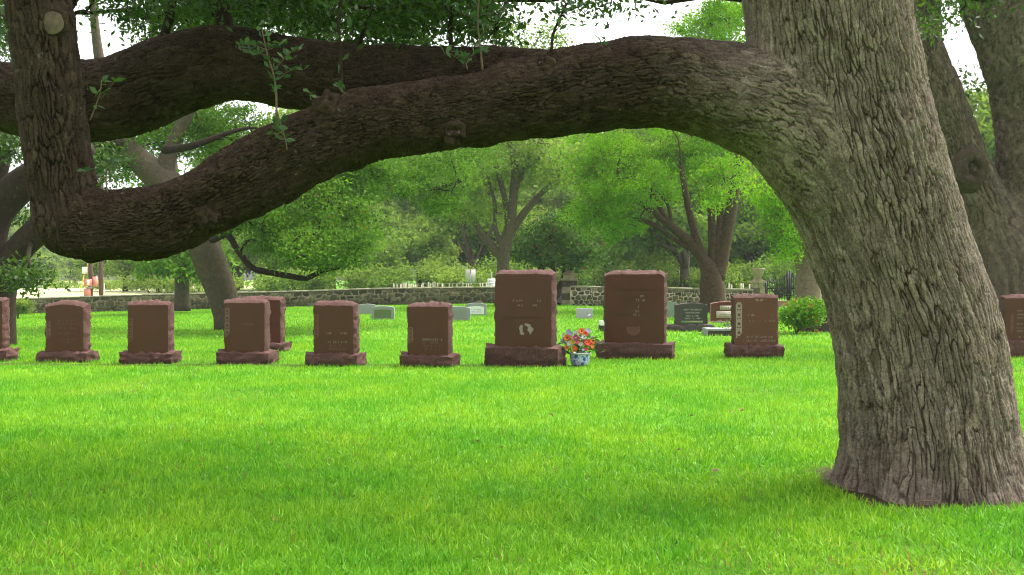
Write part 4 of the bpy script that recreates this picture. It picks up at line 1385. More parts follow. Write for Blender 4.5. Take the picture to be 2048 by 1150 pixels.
def text_mesh(body, size, depth=.0):
    cu = bpy.data.curves.new('lettering', 'FONT')
    cu.body = body; cu.size = size; cu.align_x = 'CENTER'; cu.align_y = 'CENTER'
    cu.extrude = depth; cu.resolution_u = 2
    tmp = bpy.data.objects.new('lettering', cu)
    COL.objects.link(tmp)
    dg = bpy.context.evaluated_depsgraph_get()
    me = bpy.data.meshes.new_from_object(tmp.evaluated_get(dg))
    bpy.data.objects.remove(tmp); bpy.data.curves.remove(cu)
    me.materials.clear()
    return me


def put_text(body, size, x, y, z, mat, parent, name='lettering', sx=1.0):
    o = obj(name, text_mesh(body, size, .001), mat, parent, (x, y, z))
    o.rotation_euler = (math.radians(90), 0, 0)
    o.scale = (sx, 1, 1)
    return o


ds = 66.
g = P(983, 0, ds)
t = thing('speed_sign', 'white SPEED LIMIT 25 sign standing just beyond the wall', 'sign', (g[0], ds, .34), math.radians(-6))
a, b = P(975, 592, ds), P(991.5, 557, ds)
mb = MB(); mb.box((0, 0, (a[2] + b[2]) / 2 - .34), (b[0] - a[0], .006, b[2] - a[2])); mb.build('panel', M['sign_white'], t)
mb = MB(); mb.box((0, .035, .7), (.05, .05, 1.9)); mb.build('post', M['steel'], t)
zc = b[2] - .34
put_text('SPEED', .13, 0, -.0055, zc - .16, M['sign_ink'], t)
put_text('LIMIT', .13, 0, -.0055, zc - .32, M['sign_ink'], t)
put_text('25', .34, 0, -.0055, zc - .60, M['sign_ink'], t)
g = P(940, 0, ds)
t = thing('road_sign', 'blank pale back of a road sign on a post left of the speed sign', 'sign', (g[0], ds + .8, .34))
a, b = P(930, 565, ds + .8), P(950, 539, ds + .8)
mb = MB(); mb.box((0, 0, (a[2] + b[2]) / 2 - .34), (b[0] - a[0], .006, b[2] - a[2])); mb.build('panel', M['sign_back'], t)
mb = MB(); mb.box((0, -.03, .84), (.06, .05, 2.0)); mb.build('post', M['steel'], t)
mb = MB(); mb.box((0, -.06, 1.75), (.03, .01, .4)); mb.build('post_slot', M['sign_ink'], t)

t = thing('stake_fence', 'row of pale weathered stakes of a field fence showing over the wall', 'fence', (P(880, 0, 68)[0], 68, .34))
rr = random.Random(3)
for px in [787, 789, 794, 801, 804, 807, 810, 813, 818, 822, 825, 830, 834, 843, 846, 856, 860, 866, 870, 875, 884, 888, 899, 906, 914, 926, 933, 937, 941, 960, 966, 972]:
    d = 68 + rr.uniform(-.3, 1.5)
    p = P(px + rr.uniform(-.6, .6), 0, d); hh = 1.5 - (rr.uniform(564, 569) - HOR) / F * d - .34
    mb = MB(); mb.tube(np.array([(0, 0, -.2), (.0, 0, hh * .6), (rr.uniform(-.02, .02), 0, hh)]), np.array([.045, .045, .03]) * rr.uniform(.6, 1.25), 6)
    obj('stake', mb.mesh('stake'), M['stake'], t, (p[0] - t.location.x, d - 68, 0))
for z in (.55, .95):
    mb = MB(); a, b = P(780, 0, 68.8)[0] - t.location.x, P(985, 0, 68.8)[0] - t.location.x
    mb.tube(np.array([(a, .6, z), ((a + b) / 2, .6, z - .02), (b, .6, z)]), np.full(3, .006), 4); mb.build('wire', M['steel'], t)
t = thing('stake_fence', 'few pale fence stakes showing over the wall left of the urn pillar', 'fence', (P(1480, 0, 66)[0], 66, .34))
for px, py in [(1458, 567), (1463, 569), (1482, 566), (1486, 567), (1499, 568)]:
    p = P(px, 0, 66); hh = 1.5 - (py - HOR) / F * 66 - .34
    mb = MB(); mb.tube(np.array([(0, 0, -.2), (0, 0, hh)]), np.array([.05, .04]), 6)
    obj('stake', mb.mesh('stake'), M['stake'], t, (p[0] - t.location.x, 0, 0))

# ------------------------------------------------------------------ headstones
def pitched_block(w, h, th, seed, top='flat', rough=.03, bulge=.02, arch=.0, lean=0., nx=26, nz=30, ny=8, polish=True, corner=.0, crest=.0):
    """block standing on z=0, front at y=0: flat polished front, rock-pitched sides and top; returns mesh with 2 slots"""
    def shape(U, V_, W):
        # U -1..1 across, V 0..1 depth, W 0..1 up
        x = U * w / 2; y = V_ * th; z = W * h
        return np.stack([x, y, z], -1)
    V, Fc, mi, off = [], [], [], 0
    def patch(Pg, flip, m):
        nonlocal off
        a, b = Pg.shape[:2]
        f = gridfaces(a, b, False)
        if flip: f = f[:, ::-1]
        V.append(Pg.reshape(-1, 3)); Fc.append(f + off); mi.append(np.full(len(f), m)); off += a * b
    u = np.linspace(-1, 1, nx); wv = np.linspace(0, 1, nz); dv = np.linspace(0, 1, ny)
    U, W = np.meshgrid(u, wv); patch(shape(U, 0 * U, W), False, 0)
    patch(shape(U, 0 * U + 1, W), True, 1)
    D, W2 = np.meshgrid(dv, wv)
    patch(shape(0 * D + 1, D, W2), False, 1); patch(shape(0 * D - 1, D, W2), True, 1)
    U3, D3 = np.meshgrid(u, dv); patch(shape(U3, D3, 0 * U3 + 1), False, 1); patch(shape(U3, D3, 0 * U3), True, 1)
    v = np.concatenate(V); f = np.concatenate(Fc); mi = np.concatenate(mi)
    x, y, z = v[:, 0] / (w / 2), v[:, 1] / th, v[:, 2] / h
    front = y < 1e-6
    p = v * np.array((1, 1, 1.))
    if arch:                                       # arched or serpentine top
        p[:, 2] = v[:, 2] + z * arch * (np.cos(np.clip(x, -1, 1) * np.pi * .5) ** 1.0 - .0)
    if corner:
        cut = np.clip((np.abs(x) - (1 - corner)) / corner, 0, 1) ** 1.6
        p[:, 2] -= z ** 6 * cut * corner * w * .35
    q = p * 10.0 + seed * 3.7
    n1 = vn3(q, seed); n2 = vn3(q * 2.6, seed + 1); n3 = vn3(q * 5.5, seed + 5)
    rk = (np.abs(n1) * 1.4 - .45) + .5 * n2 + .25 * n3
    side = np.clip((np.abs(x) - .985) / .015, 0, 1)
    topm = np.clip((z - .99) / .01, 0, 1)
    mid = np.sin(np.pi * np.clip(y, 0, 1)) ** .5
    dy = y
    amp = np.where(front, .25, 1.0)
    out = (rk * rough * amp + bulge * mid)
    p[:, 0] += np.sign(x) * side * out * (0.35 + .65 * np.clip(z * 8, 0, 1))
    p[:, 2] += topm * (out * 1.0 + crest * (np.sin(np.pi * np.clip(y, 0, 1) * .62) ** .8) * (1 - .5 * np.abs(x) ** 3))
    back = y > .999
    p[:, 1] += np.where(back, rk * rough * .6, 0)
    if not polish:
        p[:, 1] += np.where(front, -(rk * rough * .9 + bulge * np.sin(np.pi * z) * .8) * (.3 + .7 * np.sin(np.pi * np.clip(z, .02, .98))), 0)
        mi[:] = 0
    if lean:
        p[:, 1] += p[:, 2] * lean
    me = mesh_from('block', p, [f], False)
    me.polygons.foreach_set('material_index', mi.astype(np.int32))
    me.update()
    return me


def scribble(width, hh, seed, gaps=3):
    """a row of worn, unreadable letters: short upright, slanted and cross strokes"""
    rng = random.Random(seed)
    mb = MB(); x = -width / 2; k = 0
    while x < width / 2 - hh * .4:
        if rng.random() < .16:
            x += hh * .8; continue
        lw = hh * rng.uniform(.45, .7); s = hh * .17
        for _ in range(rng.randint(2, 3)):
            kind = rng.random()
            if kind < .5:
                xx = x + rng.choice((0, lw * .5, lw * .9)); q = [(xx, 0), (xx + s, 0), (xx + s, hh), (xx, hh)]
            elif kind < .8:
                zz = rng.choice((0, hh * .42, hh * .84)); q = [(x, zz), (x + lw, zz), (x + lw, zz + s), (x, zz + s)]
            else:
                q = [(x, 0), (x + s, 0), (x + lw, hh), (x + lw - s, hh)]
            k += 1
            mb.add([(a, -.0002 * (k % 5), b - hh / 2) for a, b in q], [(0, 1, 2, 3)])
        x += lw + hh * .28
    if not mb.v:
        mb.add([(0, 0, -hh / 2), (hh * .17, 0, -hh / 2), (hh * .17, 0, hh / 2), (0, 0, hh / 2)], [(0, 1, 2, 3)])
    return mb


def inscription(parent, x, z, width, hh, mat, seed, y=-.003, slope=0.):
    mb = scribble(width, hh, seed)
    o = mb.build('inscription', mat, parent)
    o['kind'] = 'stuff'
    o.location = (x, y + slope * z, z)
    return o


def vine_panel(parent, x, z0, z1, w, mat, matf, seed, flowers=4, y=-.0025, nm='carved_panel'):
    """upright sandblasted panel ending in a hook, with carved blossoms"""
    mb = MB(); n = 16
    h = z1 - z0
    pts = []
    for k in range(n + 1):
        t = k / n
        z = z1 - h * t
        l = -w / 2; r = w / 2
        if t > .8: r = w / 2 - w * ((t - .8) / .2) ** 2 * .95
        if t < .06: l += w * (.06 - t) * 4; r -= w * (.06 - t) * 4
        pts.append((l, r, z))
    vv = np.array([[(l, 0, z), (r, 0, z)] for l, r, z in pts]).reshape(-1, 3)
    mb.add(vv, gridfaces(n + 1, 2, False)[:, ::-1])
    o = mb.build(nm, mat, parent, loc=(x, y, 0))
    for k in range(flowers):
        zc = z1 - h * (.1 + .74 * k / max(1, flowers - 1))
        m2 = MB()
        for j in range(6):
            a = j * math.pi / 3
            cx, cz = math.cos(a) * w * .16, math.sin(a) * w * .16
            c = [(cx + math.cos(q) * w * .11, -.0006 - .0001 * j, cz + math.sin(q) * w * .11) for q in np.linspace(0, 2 * np.pi, 9)[:-1]]
            m2.add(c, [tuple(range(8))])
        for sx in (-1, 1):
            m2.add([(sx * w * .1, -.0013, -h * .09), (sx * w * .38, -.0013, -h * .075), (sx * w * .3, -.0013, -h * .115), (sx * w * .05, -.0013, -h * .125)], [(0, 1, 2, 3)])
        m2.build('carved_blossom', matf, o, loc=(0, 0, zc))
    return o


def headstone(label, px0, px1, ytop, ybot, bx0, bx1, ybase, seed, th=.28, rz=0., face='red_face', rough='red_rough', arch=.0, corner=.06, group=None, name='headstone', cat='headstone', rk=.028):
    d = CAMZ * F / (ybase - HOR - 4)
    s = d / F
    ca = math.cos(rz)
    # widths measured on the front plane: take off the visible side
    view = ((px0 + px1) / 2 - 1024) / F
    vis = th * abs(-math.sin(rz) - view * ca) / s
    w = (px1 - px0 - vis) * s / ca
    h = (ybot - ytop) * s
    bw = (bx1 - bx0 - vis * 1.2) * s / ca
    bh = (ybase - ybot) * s + .03
    side = 1 if (-math.sin(rz) - view * ca) > 0 else -1       # which flank shows: right when left of centre
    cx = (px0 + px1) / 2 - side * vis / 2
    x = (cx - 1024) * s
    t = thing(name, label, cat, (x, d, -.03), rz, group)
    bth = th + .22
    me = pitched_block(bw, bh, bth, seed + 50, rough=.045, bulge=.03, polish=False, nx=30, nz=10, ny=10)
    b = obj('base', me, [M[rough]], t, (0, -.11, 0))
    me = pitched_block(w, h - (.02 if arch else 0) - arch - .05, th, seed, rough=rk * .95, bulge=.03, arch=arch, corner=corner, crest=.05)
    tb = obj('tablet', me, [M[face], M[rough]], t, (0, 0, bh - .012))
    return t, tb, w, h, s


RG = 'red granite headstones in the front row'
def stdrow(label, args, seed, lines, panel=None, rz=0., th=.30, arch=.0, pm='etch_dim'):
    t, tb, w, h, s = headstone(label, *args, seed, th, -rz, arch=arch)
    if panel:
        vine_panel(tb, -w * .43, h * panel[0], h * panel[1], w * .12, M[panel[2]], M['red_face'], seed, 4)
    for k, (zf, wf, xf, m) in enumerate(lines):
        inscription(tb, w * xf, h * zf, w * wf, h * .045, M[m], seed * 10 + k)
    return t


stdrow('red granite headstone cut off by the left edge of the photo', (-70, 20, 600, 705, -88, 33, 727), 501, [], None, 0.0)
stdrow('red granite headstone with peaked top, second from the left edge', (91, 181, 604, 710, 75, 192, 728), 502,
       [(.62, .55, .08, 'etch_dim'), (.56, .6, .08, 'etch_dim'), (.48, .5, .06, 'etch_dim'), (.38, .5, .06, 'etch_dim'), (.27, .5, .08, 'etch_dim'), (.22, .45, .06, 'etch_dim')], (.28, .62, 'etch_mid'), 0.02, arch=.05)
stdrow('plain dark-faced red headstone with slanted flat top beside the slim oak', (255, 349, 607, 712, 240, 359, 730), 503, [], (.22, .7, 'etch_dim'), .04)
stdrow('red headstone with full-height carved border standing in front of another', (448, 541, 603, 710, 433, 552, 732), 504, [(.55, .4, .1, 'etch_dim')], (.3, .86, 'etch_mid'), .09)
stdrow('red headstone half hidden behind the one with the carved border', (480, 571, 598, 692, 464, 578, 707), 505, [(.6, .3, .2, 'etch_dim')], None, .10)
stdrow('red headstone fourth left of the potted flowers with faint carved lines', (626, 719, 608, 713, 612, 730, 736), 506,
       [(.42, .2, -.08, 'etch'), (.42, .2, .24, 'etch'), (.25, .5, .1, 'etch'), (.18, .35, .08, 'etch_dim'), (.12, .4, .1, 'etch_dim')], (.28, .78, 'etch_dim'), .17)
stdrow('red headstone immediately left of the tall one with the pale emblem', (815, 906, 610, 717, 798, 916, 739), 507,
       [(.33, .5, .12, 'etch'), (.27, .52, .1, 'etch_dim'), (.21, .5, .12, 'etch_dim'), (.15, .45, .1, 'etch_dim')], (.25, .56, 'etch_mid'), .2)

# the two large ones
t, tb, w, h, s = headstone('tall red granite headstone with pale wreath emblem left of the potted flowers', 990, 1113, 545, 700, 973, 1130, 735, 508, .34, -.29, corner=.10, rk=.034)
inscription(tb, -w * .1, h * .62, w * .16, h * .03, M['etch'], 81); inscription(tb, w * .28, h * .62, w * .12, h * .03, M['etch'], 82)
inscription(tb, -w * .05, h * .56, w * .1, h * .025, M['etch'], 83); inscription(tb, w * .2, h * .56, w * .08, h * .025, M['etch'], 84)
inscription(tb, 0, h * .40, w * .7, h * .02, M['etch_dark'], 85)
rng = np.random.default_rng(6)
for sx, pts in ((-1, [(-.30, .26), (-.28, .30), (-.24, .31), (-.22, .285), (-.235, .265), (-.22, .24), (-.235, .215), (-.2, .195), (-.2, .18), (-.26, .18), (-.285, .2), (-.28, .23)]),
                (1, [(-.12, .32), (-.18, .33), (-.2, .31), (-.15, .295), (-.13, .27), (-.145, .24), (-.11, .215), (-.09, .18), (-.065, .21), (-.03, .24), (-.03, .265), (-.075, .285), (-.085, .31)])):
    mb = MB(); q = [((a + .18) * w * .95 + .04 * w, 0, b * h) for a, b in pts]
    cc = np.mean(q, axis=0)
    mb.add([tuple(cc)] + q, [(0, 1 + k, 1 + (k + 1) % len(q)) for k in range(len(q))])
    e = mb.build('carved_emblem', M['panel_pale'], tb, loc=(0, -.0025, 0)); e['label'] = 'pale carved wreath half'
t, tb, w, h, s = headstone('tall red granite headstone with dark lettering right of the potted flowers', 1211, 1330, 546, 692, 1192, 1343, 723, 509, .34, -.20, corner=.12, rk=.034)
for k, (zf, wf, xf, m) in enumerate([(.75, .72, 0, 'etch_dark'), (.66, .42, -.03, 'etch_dark'), (.66, .07, .13, 'etch'), (.61, .24, -.12, 'etch_dark'), (.61, .2, .12, 'etch'), (.52, .4, 0, 'etch_dark'), (.52, .06, .05, 'etch'), (.46, .06, .05, 'etch'), (.41, .76, 0, 'etch_dark'), (.41, .16, .05, 'etch')]):
    inscription(tb, w * xf, h * zf, w * wf, h * .034, M[m], 900 + k, -.003 - .0012 * (m == 'etch'))
mb = MB()
q = [(-.11, .26), (-.06, .24), (0, .25), (.06, .24), (.11, .26), (.12, .2), (.09, .15), (.03, .125), (-.03, .125), (-.09, .15), (-.12, .2)]
q = [(a * w, 0, b * h) for a, b in q]
mb.add([(0, 0, .2 * h)] + q, [(0, 1 + k, 1 + (k + 1) % len(q)) for k in range(len(q))])
mb.build('carved_emblem', M['etch_dim'], tb, loc=(-.02, -.0025, 0))

t, tb, w, h, s = headstone('lighter red headstone with pale floral side panel left of the great oak', 1463, 1555, 593, 696, 1451, 1564, 719, 510, .28, .0, face='pink_face', rough='red_rough', corner=.05)
vine_panel(tb, -w * .40, h * .16, h * .86, w * .145, M['panel_pale'], M['pink_face'], 12, 4)
for k, (zf, wf, xf) in enumerate([(.61, .16, -.12), (.50, .12, -.1), (.61, .12, .34), (.50, .06, .22), (.5, .14, .36), (.19, .7, .12), (.12, .7, .12)]):
    inscription(tb, w * xf, h * zf, w * wf, h * .042, M['etch'], 950 + k)
mb = MB()
for sx in (-1, 1):
    mb.add([(0, 0, 0), (sx * .05, 0, .03), (sx * .085, 0, .01), (sx * .04, 0, -.02)], [(0, 1, 2, 3)])
mb.build('carved_emblem', M['etch'], tb, loc=(.06, -.003, h * .9))

t, tb, w, h, s = headstone('red granite headstone cut off by the right edge beyond the oak trunk', 2000, 2096, 594, 688, 1990, 2108, 720, 511, .28, -.03, corner=.04)
vine_panel(tb, -w * .36, h * .2, h * .6, w * .07, M['etch_dim'], M['red_face'], 13, 3)
for k, zf in enumerate((.68, .6, .53, .4, .32, .25, .12)):
    inscription(tb, -w * .05, h * zf, w * .4, h * .035, M['etch'], 980 + k)

# dark brown stone half hidden behind the oak
def plain_stone(label, px0, px1, ytop, ybot, d, th, face, rough, seed, arch=0., lean=0., rz=0., base=None, corner=0., rk=.01):
    s = d / F
    w = (px1 - px0) * s; h = (ybot - ytop) * s
    x = ((px0 + px1) / 2 - 1024) * s
    zb = CAMZ - (ybot - HOR) * s
    if base: zb0 = CAMZ - (base[2] - HOR) * s
    else: zb0 = zb
    t = thing('headstone', label, 'headstone', (x, d, zb0 - .03), rz)
    if base:
        me = pitched_block((base[1] - base[0]) * s, zb - zb0 + .03, th + .16, seed + 9, rough=.04, bulge=.02, polish=False, nx=20, nz=8, ny=8)
        obj('base', me, [M[rough]], t, (((base[0] + base[1]) / 2 - (px0 + px1) / 2) * s, -.08, 0))
    me = pitched_block(w, h - arch + (0 if base else .03), th, seed, rough=rk, bulge=.006, arch=arch, lean=lean, corner=corner, nx=20, nz=16, ny=6)
    tb = obj('tablet', me, [M[face], M[rough]], t, (0, 0, (zb - zb0 + .03 - .004) if base else 0))
    return t, tb, w, h


t, tb, w, h = plain_stone('dark brown headstone between the lantana bush and the great oak', 1596, 1690, 600, 664, 31.5, .25, 'brown_face', 'brown_face', 601, 0, .1, -.06)
mb = MB(); mb.add([(-.06, 0, -.14), (.06, 0, -.14), (.06, 0, .14), (-.06, 0, .14)], [(0, 1, 2, 3)]); mb.build('carved_panel', M['etch'], tb, loc=(.24, .03, h * .45))
t, tb, w, h = plain_stone('rose granite BOOKER headstone under the broad cedar', 1422, 1486, 603, 643, 37.5, .22, 'pink_face', 'pink_rough', 602, .07, .0, .0, (1414, 1494, 648))
mb = MB(); mb.box((0, 0, 0), (w * .44, .004, h * .19)); mb.build('name_panel', M['panel_cream'], tb, loc=(0, -.003, h * .70))
put_text('BOOKER', h * .16, 0, -.0065, h * .70, M['etch_dark'], tb, sx=1.0)
mb = MB(); mb.box((0, 0, 0), (w * .66, .004, h * .34)); mb.build('carved_panel', M['panel_cream'], tb, loc=(0, -.003, h * .36))
for k in range(3): inscription(tb, 0, h * (.46 - .1 * k), w * .46, h * .06, M['etch_dim'], 620 + k, -.0065)
inscription(tb, 0, h * .09, w * .5, h * .05, M['etch'], 630)
t, tb, w, h = plain_stone('dark green granite headstone with pale lettering on a rough base', 1352, 1416, 606, 650, 31.8, .24, 'black_face', 'black_rough', 603, .05, .03, .10, (1335, 1428, 662), rk=.02)
for k, (b_, zf, sz) in enumerate([('GERTOR DEEDS', .70, .105), ('CRAWFORD', .56, .105), ('JAN. 5, 1921', .42, .105), ('MAR. 11, 1989', .30, .105)]):
    put_text(b_, h * sz, .02, -.004 + .03 * h * zf, h * zf, M['etch_light'], tb, sx=1.15)
mb = MB(); mb.box((0, 0, 0), (w * .7, .004, h * .12)); o = mb.build('carved_panel', M['moss_face'], tb, loc=(.0, -.003 + .03 * h * .14, h * .14))
us = np.linspace(-1, 1, 15)
mb = MB(); vv = np.array([[(u * w * .4, 0, h * (.80 + .085 * math.cos(u * 1.5))), (u * w * .4, 0, h * (.815 + .085 * math.cos(u * 1.5)))] for u in us]).reshape(-1, 3)
mb.add(vv, gridfaces(15, 2, False)); mb.build('carved_border', M['moss_face'], tb, loc=(0, .02, 0))
t, tb, w, h = plain_stone('mossy grey-green headstone peeping out behind the dark green one', 1310, 1353, 603, 641, 41, .22, 'green_stone', 'green_stone', 604, .04)
for k in range(4): inscription(tb, w * .25, h * (.7 - .12 * k), w * .4, h * .06, M['grey_dark'], 640 + k)
# white-topped block mostly hidden by the large stone
t, tb, w, h = plain_stone('small white-topped block peeping out left of the tall dark-lettered headstone', 1199, 1232, 651, 664, 31.6, .3, 'black_face', 'black_rough', 605)
v, f = rough_box((0, .16, h + .095), (w * .92, .30, .16), 77, .006); obj('cap', mesh_from('cap', v, [f]), M['white_stone'], t)
# slanted grey marker
t, tb, w, h = plain_stone('small grey slant-faced marker beside the tall dark-lettered headstone', 1153, 1186, 617, 643, 40, .2, 'grey_stone', 'grey_stone', 606, 0, .28)
mb = MB(); mb.add([(-w * .40, 0, -h * .2), (w * .42, 0, -h * .2), (w * .42, .28 * h * .4, h * .2), (-w * .40, .28 * h * .4, h * .2)], [(0, 1, 2, 3)]); mb.build('carved_panel', M['grey_dark'], tb, loc=(0, .28 * h * .33 - .004, h * .53))
mb = MB(); mb.add([(0, 0, 0), (w * .2, .01, -h * .06), (w * .22, .02, h * .1), (w * .12, .02, h * .12)], [(0, 1, 2, 3)]); mb.build('carved_emblem', M['white_stone'], tb, loc=(w * .17, .28 * h * .5 - .01, h * .52))
# flat ledger
t, tb, w, h = plain_stone('low grey ledger slab with small white flowers beside the carved-panel headstone', 1416, 1480, 661, 672, 29.5, .9, 'black_rough', 'grey_stone', 607)
v, f = rough_box((0, .42, h + .05), (w * 1.02, .92, .05), 78, .008); obj('slab', mesh_from('slab', v, [f]), M['grey_stone'], t)
rng = np.random.default_rng(3)
c = np.array((w * .12, .1, h + .2)) + rng.normal(size=(160, 3)) * np.array((.13, .08, .07))
fl = thing('flower_spray', 'small white flower spray on the low grey ledger slab', 'flowers', tuple(np.array(t.location) + np.array((w * .12, .1, h + .07))))
c0 = np.array((w * .12, .1, h + .07))
v, f = leaf_mesh_arrays(c[:110] - c0, .06, .025, rng); obj('leaves', mesh_from('leaves', v, [f], False, {'rnd': np.repeat(rng.uniform(.2, 1, len(f)), 4)}), M['leaf_shoot'], fl)
for k in range(12):
    v, f = leaf_mesh_arrays(np.repeat(c[120 + k:121 + k] - c0, 6, 0), .06, .04, rng); obj('blossom', mesh_from('blossom', v, [f]), M['petal_white'], fl)
t, tb, w, h = plain_stone('low reddish marker glimpsed above the carved-panel headstone by the gate', 1545, 1586, 602, 612, 44, .5, 'pink_rough', 'pink_rough', 608)

# low grey markers on the left lawn
def grey_marker(label, px0, px1, ytop, ybot, seed, panel, d=None, pm='grey_dark'):
    # find the distance at which the ground shows at ybot
    if d is None:
        ds_ = np.linspace(28, 60, 300)
        xs_ = ((px0 + px1) / 2 - 1024) / F * ds_
        yy = HOR + (CAMZ - gz(xs_, ds_)) * F / ds_
        d = float(ds_[np.argmin(np.abs(yy - ybot + 1))])
    t, tb, w, h = plain_stone(label, px0, px1, ytop, ybot, d, .2, 'grey_stone', 'grey_stone', seed, .05, 0., .04, corner=.08)
    mb = MB(); n = 9
    us = np.linspace(-1, 1, n)
    vv = np.array([[(u * w * .38, 0, h * .2), (u * w * .38, 0, h * (.76 + .06 * math.cos(u * 1.5)))] for u in us]).reshape(-1, 3)
    mb.add(vv, gridfaces(n, 2, False)); mb.build('carved_panel', M[panel], tb, loc=(0, -.004, 0))
    for k in range(2): inscription(tb, 0, h * (.55 - .17 * k), w * .5, h * .08, M[pm], seed * 3 + k, -.008)
    return t


grey_marker('small pale grey marker partly behind the moss-faced one', 715, 752, 608, 630, 611, 'grey_stone')
grey_marker('small grey marker with green moss-stained face on the left lawn', 743, 788, 612, 640, 612, 'moss_face', pm='green_stone')
grey_marker('small grey marker partly hidden by a red headstone', 893, 940, 613, 642, 613, 'grey_dark', pm='grey_stone')
grey_marker('small whitish marker close to the tall grey tree', 932, 973, 606, 632, 614, 'white_stone')

# ------------------------------------------------------------------ potted flowers
fd = 19.3
s = fd / F
fx = (1160 - 1024) * s
pot = thing('flower_pot', 'blue and white ceramic pot between the two tall headstones', 'pot', (fx, fd, 0))
def mat_pot():
    m, nt, out = newmat('blue and white glaze')
    p = N(nt, 'ShaderNodeBsdfPrincipled')
    v = objc(nt)
    vo = N(nt, 'ShaderNodeTexVoronoi'); vo.inputs['Scale'].default_value = 11.; L(nt, v, vo.inputs['Vector'])
    n = noise(nt, v, 26., 3, .6)
    a = maprange(nt, vo.outputs['Distance'], .42, .34)
    a2 = maprange(nt, n, .54, .6)
    c = mixc(nt, a, (.5, .54, .66), (.03, .06, .34))
    c = mixc(nt, maprange(nt, n, .5, .56, 0., .8), c, (.12, .18, .46))
    z = N(nt, 'ShaderNodeSeparateXYZ'); L(nt, v, z.inputs[0])
    c = mixc(nt, maprange(nt, z.outputs['Z'], .185, .19, 0., .7), c, (.3, .36, .58))
    c = mixc(nt, maprange(nt, z.outputs['Z'], .205, .208), c, (.62, .63, .63))
    L(nt, c, p.inputs['Base Color']); p.inputs['Roughness'].default_value = .2
    L(nt, p.outputs[0], out.inputs['Surface'])
    return m
M['pot'] = mat_pot()
mb = MB(); mb.lathe((0, 0, 0), [(0, 0), (.13, 0), (.15, .02), (.165, .07), (.175, .13), (.178, .2), (.19, .205), (.19, .228), (.172, .228), (.165, .19), (0, .18)], 36)
mb.build('bowl', M['pot'], pot, True)
bq = thing('flower_arrangement', 'mixed orange, magenta, lilac and cream flowers in the blue and white pot', 'flowers', (fx, fd, .19))
def fpt(px, py, dy):
    return np.array(((px - 1160) * s, dy, CAMZ - (py - HOR) * s - .19))
def flower(px, py, dy, r, mat, eye, npet=9, layers=1, facing=None, seed=0):
    c = fpt(px, py, dy); rng = random.Random(seed + int(px * 7 + py))
    mb = MB(); mb.tube(np.array([(0, 0, -.06), c * .5 + np.array((0, 0, .02)), c - np.array((0, 0, .0)) + np.array((0, .01, 0))]), np.array([.004, .004, .003]), 4)
    st_ = mb.build('stem', M['stem'], bq)
    nrm = Vector(facing or (c[0] * 1.5, -.9, .45)).normalized()
    q = nrm.to_track_quat('Z', 'Y').to_matrix()
    m2 = MB()
    for l in range(layers):
        for k in range(npet):
            a = 2 * math.pi * (k + .5 * l) / npet + rng.uniform(-.1, .1); rr_ = r * (1 - .25 * l) * rng.uniform(.9, 1.1); wd = rr_ * (1.9 / npet + .12)
            ca, sa = math.cos(a), math.sin(a)
            loc = [(0.1, 0, .0), (.55, wd / rr_, .10 + .15 * l), (1, .25 * wd / rr_, .02 + .3 * l), (1, -.25 * wd / rr_, .02 + .3 * l), (.55, -wd / rr_, .10 + .15 * l)]
            pts = [q @ Vector(((x * ca - y * sa) * rr_, (x * sa + y * ca) * rr_, z * rr_)) for x, y, z in loc]
            m2.add([tuple(Vector(c) + p) for p in pts], [(0, 1, 2, 3, 4)])
    h_ = m2.build('bloom', mat, bq)
    m3 = MB(); m3.lathe((0, 0, 0), [(0, .22 * r), (.14 * r, .18 * r), (.24 * r, .06 * r), (.22 * r, 0)], 8)
    e = m3.build('bloom_centre', eye, h_)
    e.rotation_euler = nrm.to_track_quat('Z', 'Y').to_euler(); e.location = tuple(c)
M['stem'] = mat_simple('green stems', (.06, .14, .03), .6, .2)
FL = [(1134, 675, -.10, .060, 'petal_orange', 'petal_eye', 8), (1163, 662, -.06, .058, 'petal_orange', 'petal_eye', 7), (1170, 667, -.08, .045, 'petal_redor', 'petal_eye', 7), (1151, 675, -.14, .058, 'petal_magenta', 'eye_yellow', 12), (1155, 683, -.16, .042, 'petal_pink', 'petal_white', 9),
      (1173, 684, -.14, .065, 'petal_redor', 'petal_orange', 7), (1185, 683, -.08, .045, 'petal_orange', 'petal_eye', 7), (1141, 668, -.05, .045, 'petal_lilac', 'petal_white', 8), (1128, 671, -.02, .04, 'petal_white', 'eye_yellow', 8), (1125, 682, -.05, .045, 'petal_lilac', 'petal_white', 9),
      (1138, 686, -.15, .05, 'petal_white', 'eye_yellow', 9), (1145, 683, -.17, .04, 'petal_yellow', 'petal_eye', 8), (1160, 687, -.18, .04, 'petal_white', 'petal_yellow', 8), (1167, 674, -.12, .045, 'petal_white', 'petal_lilac', 8), (1176, 662, .0, .045, 'petal_lilac', 'petal_white', 8), (1153, 666, -.02, .04, 'petal_white', 'petal_lilac', 8),
      (1133, 694, -.16, .038, 'petal_orange', 'petal_eye', 8), (1147, 694, -.19, .036, 'petal_orange', 'petal_eye', 8), (1150, 697, -.2, .03, 'petal_redor', 'petal_eye', 7), (1146, 700, -.2, .03, 'petal_yellow', 'petal_eye', 7), (1172, 697, -.18, .034, 'petal_redor', 'petal_eye', 7), (1183, 692, -.14, .035, 'petal_orange', 'petal_yellow', 8),
      (1137, 663, .02, .04, 'petal_lilac', 'petal_white', 7), (1186, 676, .02, .04, 'petal_white', 'petal_lilac', 7), (1165, 698, -.2, .026, 'petal_lilac', 'petal_white', 7), (1142, 677, -.1, .04, 'petal_yellow', 'petal_eye', 7)]
for a in FL:
    flower(a[0], a[1], a[2], a[3] * 1.22, M[a[4]], M[a[5]], a[6], 2)
rng = np.random.default_rng(8)
